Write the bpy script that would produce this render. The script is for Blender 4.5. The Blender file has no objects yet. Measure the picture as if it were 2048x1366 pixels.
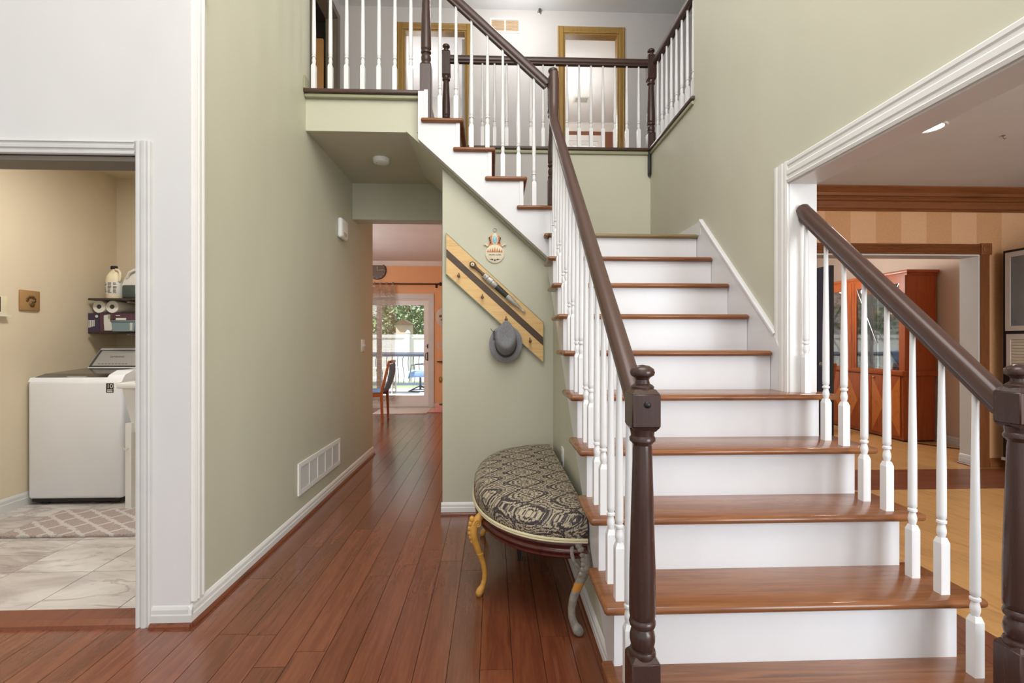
import bpy, bmesh, math, random
from mathutils import Vector, Matrix
random.seed(7)
S = bpy.context.scene
COL = S.collection
PI = math.pi

# ------------------------------------------------------------------ camera
THETA = 0.0381
EYE = 1.216
cam_d = bpy.data.cameras.new('camera')
cam_d.lens = 36.0 * 990.0 / 2048.0
cam_d.sensor_width = 36.0
cam_d.clip_start = 0.02
cam = bpy.data.objects.new('camera', cam_d)
cam.location = (0, 0, EYE)
cam.rotation_euler = (PI / 2, 0, -THETA)
COL.objects.link(cam)
S.camera = cam

# ------------------------------------------------------------------ world, view, large lights
W = bpy.data.worlds.new('daylight')
S.world = W
W.use_nodes = True
bgn = W.node_tree.nodes['Background']
bgn.inputs[0].default_value = (0.98, 0.99, 1.0, 1)
bgn.inputs[1].default_value = 0.85
S.view_settings.view_transform = 'Standard'
S.view_settings.look = 'None'
S.view_settings.gamma = 1.0
S.view_settings.use_curve_mapping = False
S.view_settings.exposure = 0.0


def area_light(name, loc, rot, size, power, col=(1, 1, 1), sizey=None):
    d = bpy.data.lights.new(name, 'AREA')
    d.energy = power
    d.color = col
    d.shape = 'RECTANGLE'
    d.size = size
    d.size_y = sizey or size
    o = bpy.data.objects.new(name, d)
    o.location = loc
    o.rotation_euler = rot
    COL.objects.link(o)
    return o


def point_light(name, loc, power, col=(1, 1, 1), rad=0.15):
    d = bpy.data.lights.new(name, 'POINT')
    d.energy = power
    d.color = col
    d.shadow_soft_size = rad
    o = bpy.data.objects.new(name, d)
    o.location = loc
    COL.objects.link(o)
    return o


area_light('foyer_window_light', (-0.6, -2.3, 3.6), (math.radians(75), 0, 0), 3.2, 22, (1, 0.985, 0.96), 2.4)
point_light('foyer_fill_light', (0.1, 0.7, 4.2), 260, (1, 0.97, 0.93), 1.2)  # unseen lamp added to brighten the upper side walls
area_light('living_fill_light', (3.6, -2.3, 1.6), (math.radians(90), 0, 0), 2.6, 170, (0.86, 0.94, 1.0), 1.8)  # added panel of light that lifts the dim living room
area_light('laundry_fill_light', (-2.5, 3.25, 2.68), (0, 0, 0), 0.4, 27, (1, 0.97, 0.93))  # lamp added to brighten the laundry, has no fixture
sun_d = bpy.data.lights.new('sun', 'SUN')
sun_d.energy = 15.0
sun_d.angle = 0.02
sun_d.color = (1, 0.97, 0.92)
sun_o = bpy.data.objects.new('sun', sun_d)
sun_o.rotation_euler = Vector((1, 0.35, -1.15)).to_track_quat('-Z', 'Y').to_euler()
sun_o.location = (-12, 8, 14)
COL.objects.link(sun_o)
point_light('kitchen_fill_light', (-3.0, 6.4, 2.1), 85, (0.98, 0.98, 1.0), 0.3)  # added kitchen fill, set aside so the floor does not mirror it
point_light('dining_fill_light', (3.9, 6.6, 2.0), 60, (1, 0.95, 0.9), 0.2)  # added fill for the dining room and its ceiling
point_light('upper_hall_light', (0.3, 5.3, 4.9), 22, (1, 0.97, 0.94), 0.12)
point_light('upper_bedroom_light', (1.0, 7.6, 4.5), 42, (1, 0.97, 0.93), 0.2)
point_light('upper_study_light', (-1.0, 7.2, 4.5), 30, (1, 0.97, 0.95), 0.2)


# ------------------------------------------------------------------ materials
def lin(c):
    return tuple(((v / 255) / 12.92 if v / 255 <= 0.04045 else ((v / 255 + 0.055) / 1.055) ** 2.4) for v in c) + (1,)


class NT:
    def __init__(s, name):
        s.m = bpy.data.materials.new(name)
        s.m.use_nodes = True
        s.t = s.m.node_tree
        s.b = s.t.nodes['Principled BSDF']

    def n(s, kind, **kw):
        o = s.t.nodes.new(kind)
        for k, v in kw.items():
            setattr(o, k, v)
        return o

    def l(s, a, b):
        s.t.links.new(a, b)

    def coords(s, scale=(1, 1, 1), rot=(0, 0, 0), rnd=True, world=False):
        if world:
            src = s.n('ShaderNodeNewGeometry').outputs['Position']
        else:
            src = s.n('ShaderNodeTexCoord').outputs['Object']
        mp = s.n('ShaderNodeMapping')
        mp.inputs['Scale'].default_value = scale
        mp.inputs['Rotation'].default_value = rot
        if rnd and not world:
            oi = s.n('ShaderNodeObjectInfo')
            ad = s.n('ShaderNodeVectorMath', operation='ADD')
            mu = s.n('ShaderNodeMath', operation='MULTIPLY')
            mu.inputs[1].default_value = 37.0
            s.l(oi.outputs['Random'], mu.inputs[0])
            s.l(src, ad.inputs[0])
            s.l(mu.outputs[0], ad.inputs[1])
            s.l(ad.outputs[0], mp.inputs[0])
        else:
            s.l(src, mp.inputs[0])
        return mp.outputs[0]

    def noise(s, vec, scale=5, detail=4, rough=0.55, dist=0.0):
        o = s.n('ShaderNodeTexNoise')
        o.inputs['Scale'].default_value = scale
        o.inputs['Detail'].default_value = detail
        o.inputs['Roughness'].default_value = rough
        o.inputs['Distortion'].default_value = dist
        s.l(vec, o.inputs['Vector'])
        return o.outputs['Fac']

    def ramp(s, fac, stops, mode='LINEAR'):
        o = s.n('ShaderNodeValToRGB')
        o.color_ramp.interpolation = mode
        while len(o.color_ramp.elements) < len(stops):
            o.color_ramp.elements.new(0.5)
        for e, (p, c) in zip(o.color_ramp.elements, stops):
            e.position = p
            e.color = c
        s.l(fac, o.inputs[0])
        return o.outputs[0]

    def mix(s, fac, a, b, blend='MIX'):
        o = s.n('ShaderNodeMix', data_type='RGBA', blend_type=blend)
        if isinstance(fac, (int, float)):
            o.inputs[0].default_value = fac
        else:
            s.l(fac, o.inputs[0])
        for v, i in ((a, 6), (b, 7)):
            if isinstance(v, tuple):
                o.inputs[i].default_value = v
            else:
                s.l(v, o.inputs[i])
        return o.outputs[2]

    def math(s, op, a, b=None, clamp=False):
        o = s.n('ShaderNodeMath', operation=op)
        o.use_clamp = clamp
        for i, v in enumerate((a, b)):
            if v is None:
                continue
            if isinstance(v, (int, float)):
                o.inputs[i].default_value = v
            else:
                s.l(v, o.inputs[i])
        return o.outputs[0]

    def bump(s, h, strength=0.2, dist=0.01):
        o = s.n('ShaderNodeBump')
        o.inputs['Strength'].default_value = strength
        o.inputs['Distance'].default_value = dist
        s.l(h, o.inputs['Height'])
        s.l(o.outputs[0], s.b.inputs['Normal'])

    def base(s, c, rough=0.5, metal=0.0, spec=0.5, coat=0.0):
        if isinstance(c, tuple):
            s.b.inputs['Base Color'].default_value = c
        else:
            s.l(c, s.b.inputs['Base Color'])
        if isinstance(rough, (int, float)):
            s.b.inputs['Roughness'].default_value = rough
        else:
            s.l(rough, s.b.inputs['Roughness'])
        s.b.inputs['Metallic'].default_value = metal
        s.b.inputs['Specular IOR Level'].default_value = spec
        s.b.inputs['Coat Weight'].default_value = coat
        s.b.inputs['Coat Roughness'].default_value = 0.2
        return s.m


def dark(c, k):
    return tuple(min(1, v * k) for v in c[:3]) + (1,)


def paint(name, rgb, rough=0.5, var=0.05, bump=0.0, metal=0.0, spec=0.5, scale=6):
    t = NT(name)
    c = lin(rgb)
    f = t.noise(t.coords((1, 1, 1)), scale, 3)
    col = t.ramp(f, [(0.3, dark(c, 1 - var)), (0.7, dark(c, 1 + var))])
    if bump:
        t.bump(t.noise(t.coords((1, 1, 1)), 160, 2), bump, 0.002)
    return t.base(col, rough, metal, spec)


def wallpaint(name, rgb, rough=0.55, var=0.03, spec=0.35):
    t = NT(name)
    c = lin(rgb)
    f = t.noise(t.coords((1.6, 1.6, 0.5), world=True), 1.5, 4)
    col = t.ramp(f, [(0.3, dark(c, 1 - var)), (0.7, dark(c, 1 + var))])
    t.bump(t.noise(t.coords((1, 1, 1), world=True), 220, 2), 0.06, 0.002)
    return t.base(col, rough, 0, spec)


def wood(name, stops, rough=0.35, axis='Y', var=0.25, grain=1.0, bump=0.05, coat=0.0, scrape=0.0, spec=0.5):
    t = NT(name)
    sc = {'X': (1.2, 16, 16), 'Y': (16, 1.2, 16), 'Z': (16, 16, 1.2)}[axis]
    v = t.coords(tuple(x * grain for x in sc))
    f = t.noise(v, 1.6, 6, 0.62, 0.6)
    f2 = t.noise(v, 7.0, 3, 0.6)
    ff = t.math('ADD', t.math('MULTIPLY', f, 0.75), t.math('MULTIPLY', f2, 0.25))
    cols = [lin(c) for c in stops]
    n = len(cols)
    col = t.ramp(ff, [(0.3 + 0.42 * i / max(1, n - 1), c) for i, c in enumerate(cols)])
    oi = t.n('ShaderNodeObjectInfo')
    k = t.math('ADD', t.math('MULTIPLY', oi.outputs['Random'], var), 1 - var / 2)
    hs = t.n('ShaderNodeHueSaturation')
    t.l(k, hs.inputs['Value'])
    t.l(col, hs.inputs['Color'])
    if scrape:
        v2 = t.coords({'X': (3, 30, 30), 'Y': (30, 3, 30), 'Z': (30, 30, 3)}[axis])
        g = t.math('ADD', t.math('MULTIPLY', t.noise(t.coords((7, 3.2, 7)), 2.2, 2, 0.5, 1.0), 1.0), t.math('MULTIPLY', t.noise(v2, 1.2, 2), 0.35))
        t.bump(g, scrape, 0.006)
    elif bump:
        t.bump(f2, bump, 0.004)
    r = t.math('ADD', t.math('MULTIPLY', f2, 0.12), rough - 0.06)
    return t.base(hs.outputs[0], r, 0, spec, coat)


M = {}
M['green'] = wallpaint('olive_wall_paint', (200, 198, 178))
M['white_wall'] = wallpaint('white_wall_paint', (214, 213, 212))
M['trim'] = paint('white_trim_paint', (230, 229, 226), 0.32, 0.02)
M['trim_grey'] = paint('worn_white_trim', (206, 206, 203), 0.35, 0.05)
M['gloss_white'] = paint('white_gloss_paint', (224, 224, 226), 0.28, 0.015)
M['baluster'] = paint('white_baluster_paint', (234, 234, 234), 0.3, 0.015)
M['greygreen'] = paint('olive_moulding_paint', (158, 158, 128), 0.4, 0.05)
M['grey_wall'] = wallpaint('grey_hall_paint', (196, 193, 190))
M['cream'] = wallpaint('laundry_cream_paint', (214, 200, 174))
M['ceiling'] = wallpaint('ceiling_white_paint', (227, 229, 231), 0.8)
M['orange'] = wallpaint('orange_wall_paint', (226, 172, 126))
M['brown_wall'] = wallpaint('terracotta_wall_paint', (140, 90, 68))
M['taupe'] = wallpaint('taupe_wall_paint', (205, 186, 168))
M['pier'] = wallpaint('grey_pier_paint', (205, 200, 193))
M['newel'] = wood('dark_stained_newel_wood', [(56, 38, 33), (68, 47, 41), (62, 42, 37)], 0.26, 'Z', 0.1, 1.0, 0.06)
M['rail'] = paint('dark_stained_rail_wood', (80, 57, 49), 0.28, 0.05, 0, 0, 0.5, 20)
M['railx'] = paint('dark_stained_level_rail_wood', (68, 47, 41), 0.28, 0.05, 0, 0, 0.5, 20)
M['cap_dark'] = wood('dark_cap_wood', [(62, 44, 38), (84, 62, 52), (72, 52, 45)], 0.35, 'X', 0.05)
M['tread'] = wood('walnut_tread_wood', [(98, 60, 36), (146, 94, 58), (122, 75, 46), (166, 112, 73)], 0.2, 'X', 0.16, 0.55, 0.02)
M['tread_olive'] = wood('olive_toned_nosing_wood', [(116, 98, 64), (140, 122, 84), (128, 110, 74)], 0.35, 'X', 0.05)
M['plank'] = wood('red_brown_floor_wood', [(82, 42, 27), (128, 72, 47), (108, 58, 38), (146, 86, 58)], 0.24, 'Y', 0.36, 0.6, 0.0, 0.55, 0.22, 0.6)
M['subfloor'] = paint('dark_joint_floor', (58, 30, 20), 0.5, 0.1)
M['shoe'] = wood('red_brown_shoe_wood', [(80, 40, 26), (120, 66, 42), (98, 52, 34)], 0.35, 'Y', 0.1)
M['plank_red_x'] = wood('red_brown_border_wood', [(88, 46, 30), (132, 76, 50), (110, 60, 38)], 0.3, 'X', 0.2, 0.7, 0.02)
M['plank_light'] = wood('light_bamboo_floor_wood', [(176, 124, 68), (208, 160, 100), (192, 142, 84)], 0.34, 'Y', 0.14, 0.8, 0.02)
M['oak_casing'] = wood('golden_oak_casing', [(128, 98, 44), (156, 122, 60), (140, 108, 50)], 0.4, 'Z', 0.05)
M['walnut_trim'] = wood('brown_reeded_trim_wood', [(104, 58, 28), (140, 84, 44), (122, 70, 35)], 0.4, 'X', 0.05, 0.8)
M['walnut_trim_z'] = wood('brown_reeded_trim_wood_upright', [(104, 58, 28), (140, 84, 44), (122, 70, 35)], 0.4, 'Z', 0.05, 0.8)
M['cherry'] = wood('cherry_cabinet_wood', [(128, 58, 24), (166, 84, 38), (146, 70, 30)], 0.35, 'Z', 0.06, 0.7)
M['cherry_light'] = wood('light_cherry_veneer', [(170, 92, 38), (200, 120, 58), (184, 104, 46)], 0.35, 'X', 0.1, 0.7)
M['chairwood'] = wood('orange_chair_wood', [(128, 60, 24), (164, 84, 36), (146, 72, 30)], 0.35, 'Z', 0.05, 1.0)
M['blue_fabric'] = paint('light_blue_upholstery', (128, 156, 196), 0.85, 0.08, 0.1, 0, 0.2, 30)
M['navy'] = paint('navy_door_paint', (66, 76, 104), 0.35, 0.08)
M['black'] = paint('matte_black', (24, 22, 22), 0.45, 0.1)
M['dark_interior'] = wallpaint('dark_room_tone', (70, 64, 58))  # dark grey-brown tone on this room's walls and ceiling
M['tan_door'] = paint('tan_door_paint', (176, 130, 74), 0.5, 0.05)
M['grey_casing'] = paint('grey_casing_and_shade_paint', (112, 102, 90), 0.45, 0.06)  # upstairs casing colour, and painted shade on the laundry head reveal
M['plastic'] = paint('white_plastic', (240, 240, 238), 0.35, 0.01)
M['plastic_dim'] = paint('off_white_plastic', (214, 212, 204), 0.4, 0.02)
M['enamel'] = paint('white_enamel', (238, 240, 244), 0.18, 0.01)
M['lidglass'] = paint('dark_tinted_lid', (74, 66, 60), 0.12, 0.05)
M['silverplastic'] = paint('silver_grey_plastic', (168, 165, 160), 0.35, 0.03)
M['darkgrey'] = paint('dark_grey_plastic', (70, 68, 66), 0.35, 0.03)
M['ventgap'] = paint('dark_vent_gap', (96, 92, 86), 0.7, 0.05)
M['brass'] = paint('brass', (190, 150, 80), 0.25, 0.05, 0, 1.0)
M['steel'] = paint('brushed_steel', (170, 168, 165), 0.3, 0.05, 0, 1.0)
M['pewter'] = paint('engraved_silver', (176, 172, 164), 0.42, 0.25, 0.3, 0.6, 0.5, 90)
M['maple'] = wood('maple_board_wood', [(206, 160, 98), (230, 192, 132), (218, 176, 114)], 0.4, 'X', 0.05, 1.2)
M['wenge'] = wood('dark_wenge_strip_wood', [(58, 42, 32), (84, 64, 48), (70, 52, 40)], 0.4, 'X', 0.05, 1.2)
M['pegwood'] = wood('brown_peg_wood', [(92, 62, 40), (120, 84, 56)], 0.4, 'Z', 0.1)
M['mahogany'] = wood('mahogany_apron_wood', [(58, 22, 18), (92, 40, 32), (76, 30, 25)], 0.2, 'Y', 0.05)
M['gilt'] = paint('golden_yellow_leg_paint', (206, 152, 70), 0.42, 0.14, 0.1, 0, 0.5, 25)
M['piping'] = paint('cream_cord', (218, 208, 172), 0.7, 0.06, 0.2)
M['felt'] = paint('grey_felt', (142, 142, 147), 0.95, 0.22, 0.5, 0, 0.1, 160)
M['feltband'] = paint('dark_hat_band', (86, 84, 86), 0.8, 0.1)
M['leather'] = paint('black_scabbard_leather', (44, 44, 42), 0.45, 0.15)
M['horn'] = paint('brown_horn_grip', (90, 66, 54), 0.4, 0.15)
M['ivory'] = paint('cream_enamel', (226, 214, 184), 0.5, 0.05)
M['turquoise'] = paint('pale_turquoise_stone', (150, 196, 210), 0.3, 0.2, 0, 0, 0.5, 60)
M['copper'] = paint('copper_relief', (176, 112, 72), 0.35, 0.3, 0.3, 0.7, 0.5, 60)
M['ink'] = paint('dark_ink', (52, 46, 58), 0.6, 0.05)
M['paper'] = paint('white_paper', (236, 232, 224), 0.8, 0.02)
M['boxpurple'] = paint('dark_purple_carton', (62, 52, 72), 0.6, 0.12)
M['boxplum'] = paint('plum_carton', (84, 52, 66), 0.6, 0.2, 0, 0, 0.5, 20)
M['tote'] = paint('grey_blue_tote_plastic', (118, 136, 142), 0.45, 0.04)
M['detergent'] = paint('dark_green_detergent', (66, 78, 74), 0.3, 0.06)
M['shelfdark'] = wood('dark_shelf_wood', [(48, 36, 32), (66, 50, 44)], 0.4, 'X', 0.05)
M['bronze'] = paint('bronze_relief', (104, 78, 44), 0.4, 0.4, 0.4, 0.5, 0.5, 60)
M['plaque'] = paint('tan_ceramic_plaque', (158, 122, 78), 0.5, 0.12)
M['clockface'] = paint('brown_clock_face', (94, 74, 60), 0.45, 0.05)
M['pink'] = paint('pink_plastic', (224, 168, 160), 0.4, 0.04)
M['rugwhite'] = paint('pale_door_mat', (226, 224, 218), 0.95, 0.06, 0.3, 0, 0.1, 60)
M['rodiron'] = paint('dark_bronze_rod', (58, 34, 28), 0.35, 0.1, 0, 0.6)
M['fence'] = paint('white_vinyl_fence', (240, 242, 246), 0.4, 0.01)
M['deck'] = wood('pale_grey_deck_board', [(188, 196, 210), (206, 212, 222)], 0.6, 'X', 0.06)
M['deckrail'] = paint('blue_grey_rail_paint', (96, 108, 124), 0.45, 0.08)
M['iron'] = paint('dark_iron', (66, 72, 80), 0.5, 0.1)
M['grass'] = paint('lawn_green', (112, 128, 92), 0.9, 0.25)
M['bark'] = paint('tree_bark', (96, 78, 62), 0.9, 0.2)
M['brick'] = paint('weathered_red_brick', (156, 118, 108), 0.85, 0.15)
M['mortar'] = paint('grey_mortar', (120, 112, 106), 0.9, 0.05)
M['frosted'] = paint('frosted_grey_glass', (120, 118, 116), 0.3, 0.08)
M['alu'] = paint('satin_aluminium', (206, 194, 182), 0.35, 0.04, 0, 0.1)
M['blinds'] = paint('cream_tambour', (206, 192, 172), 0.5, 0.04)
M['espresso'] = paint('espresso_cabinet', (38, 28, 26), 0.35, 0.1)
M['redmask'] = paint('red_carved_ornament', (150, 62, 48), 0.4, 0.3, 0, 0, 0.5, 40)
M['goldplate'] = paint('gold_plate', (196, 160, 84), 0.3, 0.2, 0, 0.9)


def mat_leaf(name, a, b):
    t = NT(name)
    oi = t.noise(t.coords((1, 1, 1)), 3.0, 3)
    return t.base(t.ramp(oi, [(0.3, lin(a)), (0.7, lin(b))]), 0.7, 0, 0.3)


M['leaf'] = mat_leaf('tree_leaf', (70, 96, 66), (150, 176, 130))
M['leaf2'] = mat_leaf('pale_tree_leaf', (120, 140, 96), (190, 196, 160))


def mat_glass(name, tint=(1, 1, 1, 1), fac=0.12):
    t = NT(name)
    tr = t.n('ShaderNodeBsdfTransparent')
    tr.inputs[0].default_value = tint
    gl = t.n('ShaderNodeBsdfGlossy')
    gl.inputs['Roughness'].default_value = 0.03
    mx = t.n('ShaderNodeMixShader')
    fr = t.n('ShaderNodeFresnel')
    fr.inputs[0].default_value = 1.4
    t.l(t.math('ADD', t.math('MULTIPLY', fr.outputs[0], 0.8), fac * 0.2), mx.inputs[0])
    t.l(tr.outputs[0], mx.inputs[1])
    t.l(gl.outputs[0], mx.inputs[2])
    t.l(mx.outputs[0], t.t.nodes['Material Output'].inputs[0])
    return t.m


M['glass'] = mat_glass('clear_glass')
M['mirror'] = paint('mirror_back', (210, 220, 228), 0.04, 0.01, 0, 1.0)


def mat_emit(name, col, strength):
    t = NT(name)
    t.b.inputs['Base Color'].default_value = col
    t.b.inputs['Emission Color'].default_value = col
    t.b.inputs['Emission Strength'].default_value = strength
    return t.m


M['lamp'] = mat_emit('lit_lamp_lens', (1, 0.97, 0.92, 1), 18)


def mat_wallpaper():
    t = NT('peach_striped_wallpaper')
    p = t.n('ShaderNodeNewGeometry').outputs['Position']
    sx = t.n('ShaderNodeSeparateXYZ')
    t.l(p, sx.inputs[0])
    fr = t.math('FRACT', t.math('DIVIDE', t.math('ADD', sx.outputs[0], 10.09), 0.5))
    f = t.math('GREATER_THAN', fr, 0.5)
    col = t.mix(f, lin((222, 172, 128)), lin((206, 152, 104)))
    nz = t.noise(t.coords((1, 1, 1), world=True), 60, 2)
    col = t.mix(0.12, col, t.ramp(nz, [(0.3, lin((180, 130, 90))), (0.7, lin((240, 200, 160)))]))
    return t.base(col, 0.6, 0, 0.3)


M['wallpaper'] = mat_wallpaper()


def mat_marble():
    t = NT('grey_marble_tile')
    oi = t.n('ShaderNodeObjectInfo')
    v = t.coords((1.2, 3.4, 1), (0, 0, 0.6))
    f = t.noise(v, 1.3, 6, 0.6, 0.8)
    col = t.ramp(f, [(0.3, lin((168, 156, 150))), (0.5, lin((206, 200, 194))), (0.7, lin((226, 222, 218)))])
    g = t.math('ABSOLUTE', t.math('SUBTRACT', t.noise(t.coords((1.0, 3.0, 1), (0, 0, 0.6)), 1.3, 5, 0.6, 1.0), 0.5))
    vein = t.ramp(g, [(0.0, (1, 1, 1, 1)), (0.03, (0, 0, 0, 1))])
    col = t.mix(t.math('MULTIPLY', vein, 0.55), col, lin((132, 118, 114)))
    return t.base(col, 0.3, 0, 0.5)


M['marble'] = mat_marble()


def mat_shag():
    t = NT('pink_shag_rug')
    v = t.coords((1, 1, 1), (0, 0, 0), rnd=False)
    sx = t.n('ShaderNodeSeparateXYZ')
    t.l(v, sx.inputs[0])
    wob = t.math('MULTIPLY', t.noise(v, 40, 3), 0.035)
    b = t.n('ShaderNodeTexBrick')
    mp = t.n('ShaderNodeMapping')
    mp.inputs['Rotation'].default_value = (0, 0, 0.62)
    ad = t.n('ShaderNodeVectorMath', operation='ADD')
    t.l(v, ad.inputs[0])
    t.l(wob, ad.inputs[1])
    t.l(ad.outputs[0], mp.inputs[0])
    t.l(mp.outputs[0], b.inputs['Vector'])
    b.inputs['Scale'].default_value = 1.0
    b.inputs['Brick Width'].default_value = 0.2
    b.inputs['Row Height'].default_value = 0.1
    b.inputs['Mortar Size'].default_value = 0.014
    b.inputs['Mortar Smooth'].default_value = 0.3
    col = t.mix(b.outputs['Fac'], lin((190, 172, 166)), lin((232, 228, 224)))
    col = t.mix(0.25, col, t.ramp(t.noise(v, 120, 2), [(0.3, lin((150, 136, 132))), (0.7, lin((240, 236, 234)))]))
    t.bump(t.noise(v, 140, 2), 0.8, 0.02)
    return t.base(col, 0.95, 0, 0.1)


M['shag'] = mat_shag()


def mat_damask():
    t = NT('black_and_beige_damask')
    v = t.n('ShaderNodeTexCoord').outputs['Object']
    sx = t.n('ShaderNodeSeparateXYZ')
    t.l(v, sx.inputs[0])
    zz = t.math('MULTIPLY', sx.outputs[2], 1.0)
    X_, Y_ = t.math('SUBTRACT', sx.outputs[0], zz), t.math('SUBTRACT', sx.outputs[1], zz)
    P_, Q_ = 0.092, 0.20          # half-periods of the mirrored motif
    row = t.math('FLOOR', t.math('DIVIDE', t.math('ADD', X_, 5.0), Q_))
    shift = t.math('MULTIPLY', t.math('MODULO', row, 2.0), P_)
    u = t.math('PINGPONG', t.math('ADD', t.math('ADD', Y_, 5.0), shift), P_)
    w = t.math('MODULO', t.math('ADD', X_, 5.0), Q_)
    cb = t.n('ShaderNodeCombineXYZ')
    t.l(u, cb.inputs[0])
    t.l(w, cb.inputs[1])
    vor = t.n('ShaderNodeTexVoronoi', feature='DISTANCE_TO_EDGE')
    vor.inputs['Scale'].default_value = 70
    t.l(cb.outputs[0], vor.inputs['Vector'])
    n1 = t.noise(cb.outputs[0], 52, 3, 0.55, 2.6)
    # ring medallion round the motif's centre
    du = t.math('MULTIPLY', u, 1.25)
    dw = t.math('SUBTRACT', w, Q_ * 0.5)
    rr = t.math('SQRT', t.math('ADD', t.math('MULTIPLY', du, du), t.math('MULTIPLY', dw, dw)))
    ring = t.math('SINE', t.math('MULTIPLY', rr, 300))
    a = t.math('ADD', t.math('MULTIPLY', ring, 0.10), n1)
    a = t.math('ADD', a, t.math('MULTIPLY', t.math('GREATER_THAN', vor.outputs['Distance'], 0.12), 0.10))
    # dark ogee lattice between the motifs
    og = t.math('ABSOLUTE', t.math('SUBTRACT', t.math('ADD', t.math('DIVIDE', u, P_), t.math('ABSOLUTE', t.math('DIVIDE', dw, Q_ * 0.5))), 1.0))
    lat = t.math('LESS_THAN', og, 0.13)
    a = t.math('SUBTRACT', a, t.math('MULTIPLY', lat, 0.15))
    f = t.ramp(a, [(0.5, (0, 0, 0, 1)), (0.54, (1, 1, 1, 1))])
    fine = t.noise(v, 420, 1)
    d_ = t.ramp(fine, [(0.3, lin((42, 36, 42))), (0.7, lin((74, 64, 66)))])
    l_ = t.ramp(fine, [(0.3, lin((160, 146, 122))), (0.7, lin((198, 186, 160)))])
    t.bump(t.math('ADD', f, t.math('MULTIPLY', fine, 0.4)), 0.3, 0.002)
    return t.base(t.mix(f, d_, l_), 0.6, 0, 0.4)


M['damask'] = mat_damask()


def mat_greyleg():
    t = NT('silver_grey_leg_paint')
    v = t.coords((1, 1, 1), rnd=False)
    sx = t.n('ShaderNodeSeparateXYZ')
    t.l(v, sx.inputs[0])
    z = sx.outputs[2]
    wob = t.math('MULTIPLY', t.math('SUBTRACT', t.noise(v, 60, 2), 0.5), 0.03)
    zz = t.math('ADD', z, wob)
    band = t.math('MULTIPLY', t.math('GREATER_THAN', zz, 0.185), t.math('LESS_THAN', zz, 0.222))
    g = t.ramp(t.noise(v, 40, 3), [(0.3, lin((132, 126, 118))), (0.7, lin((176, 170, 160)))])
    return t.base(t.mix(band, g, lin((214, 150, 62))), 0.4, 0.1, 0.5)


M['greyleg'] = mat_greyleg()


def mat_sheer():
    t = NT('sheer_striped_curtain')
    v = t.coords((1, 1, 1), rnd=False)
    sx = t.n('ShaderNodeSeparateXYZ')
    t.l(v, sx.inputs[0])
    z = sx.outputs[2]
    f = t.noise(t.coords((2, 2, 60), rnd=False), 2.0, 3)
    st = t.math('FRACT', t.math('DIVIDE', z, 0.19))
    lite = t.math('LESS_THAN', st, 0.07)
    col = t.ramp(f, [(0.35, lin((140, 118, 102))), (0.65, lin((190, 168, 150)))])
    col = t.mix(lite, col, lin((214, 200, 180)))
    t.b.inputs['Base Color'].default_value = (1, 1, 1, 1)
    t.base(col, 0.9, 0, 0.1)
    tr = t.n('ShaderNodeBsdfTransparent')
    mx = t.n('ShaderNodeMixShader')
    mx.inputs[0].default_value = 0.5
    t.l(tr.outputs[0], mx.inputs[1])
    t.l(t.b.outputs[0], mx.inputs[2])
    t.l(mx.outputs[0], t.t.nodes['Material Output'].inputs[0])
    return t.m


M['sheer'] = mat_sheer()


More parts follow.
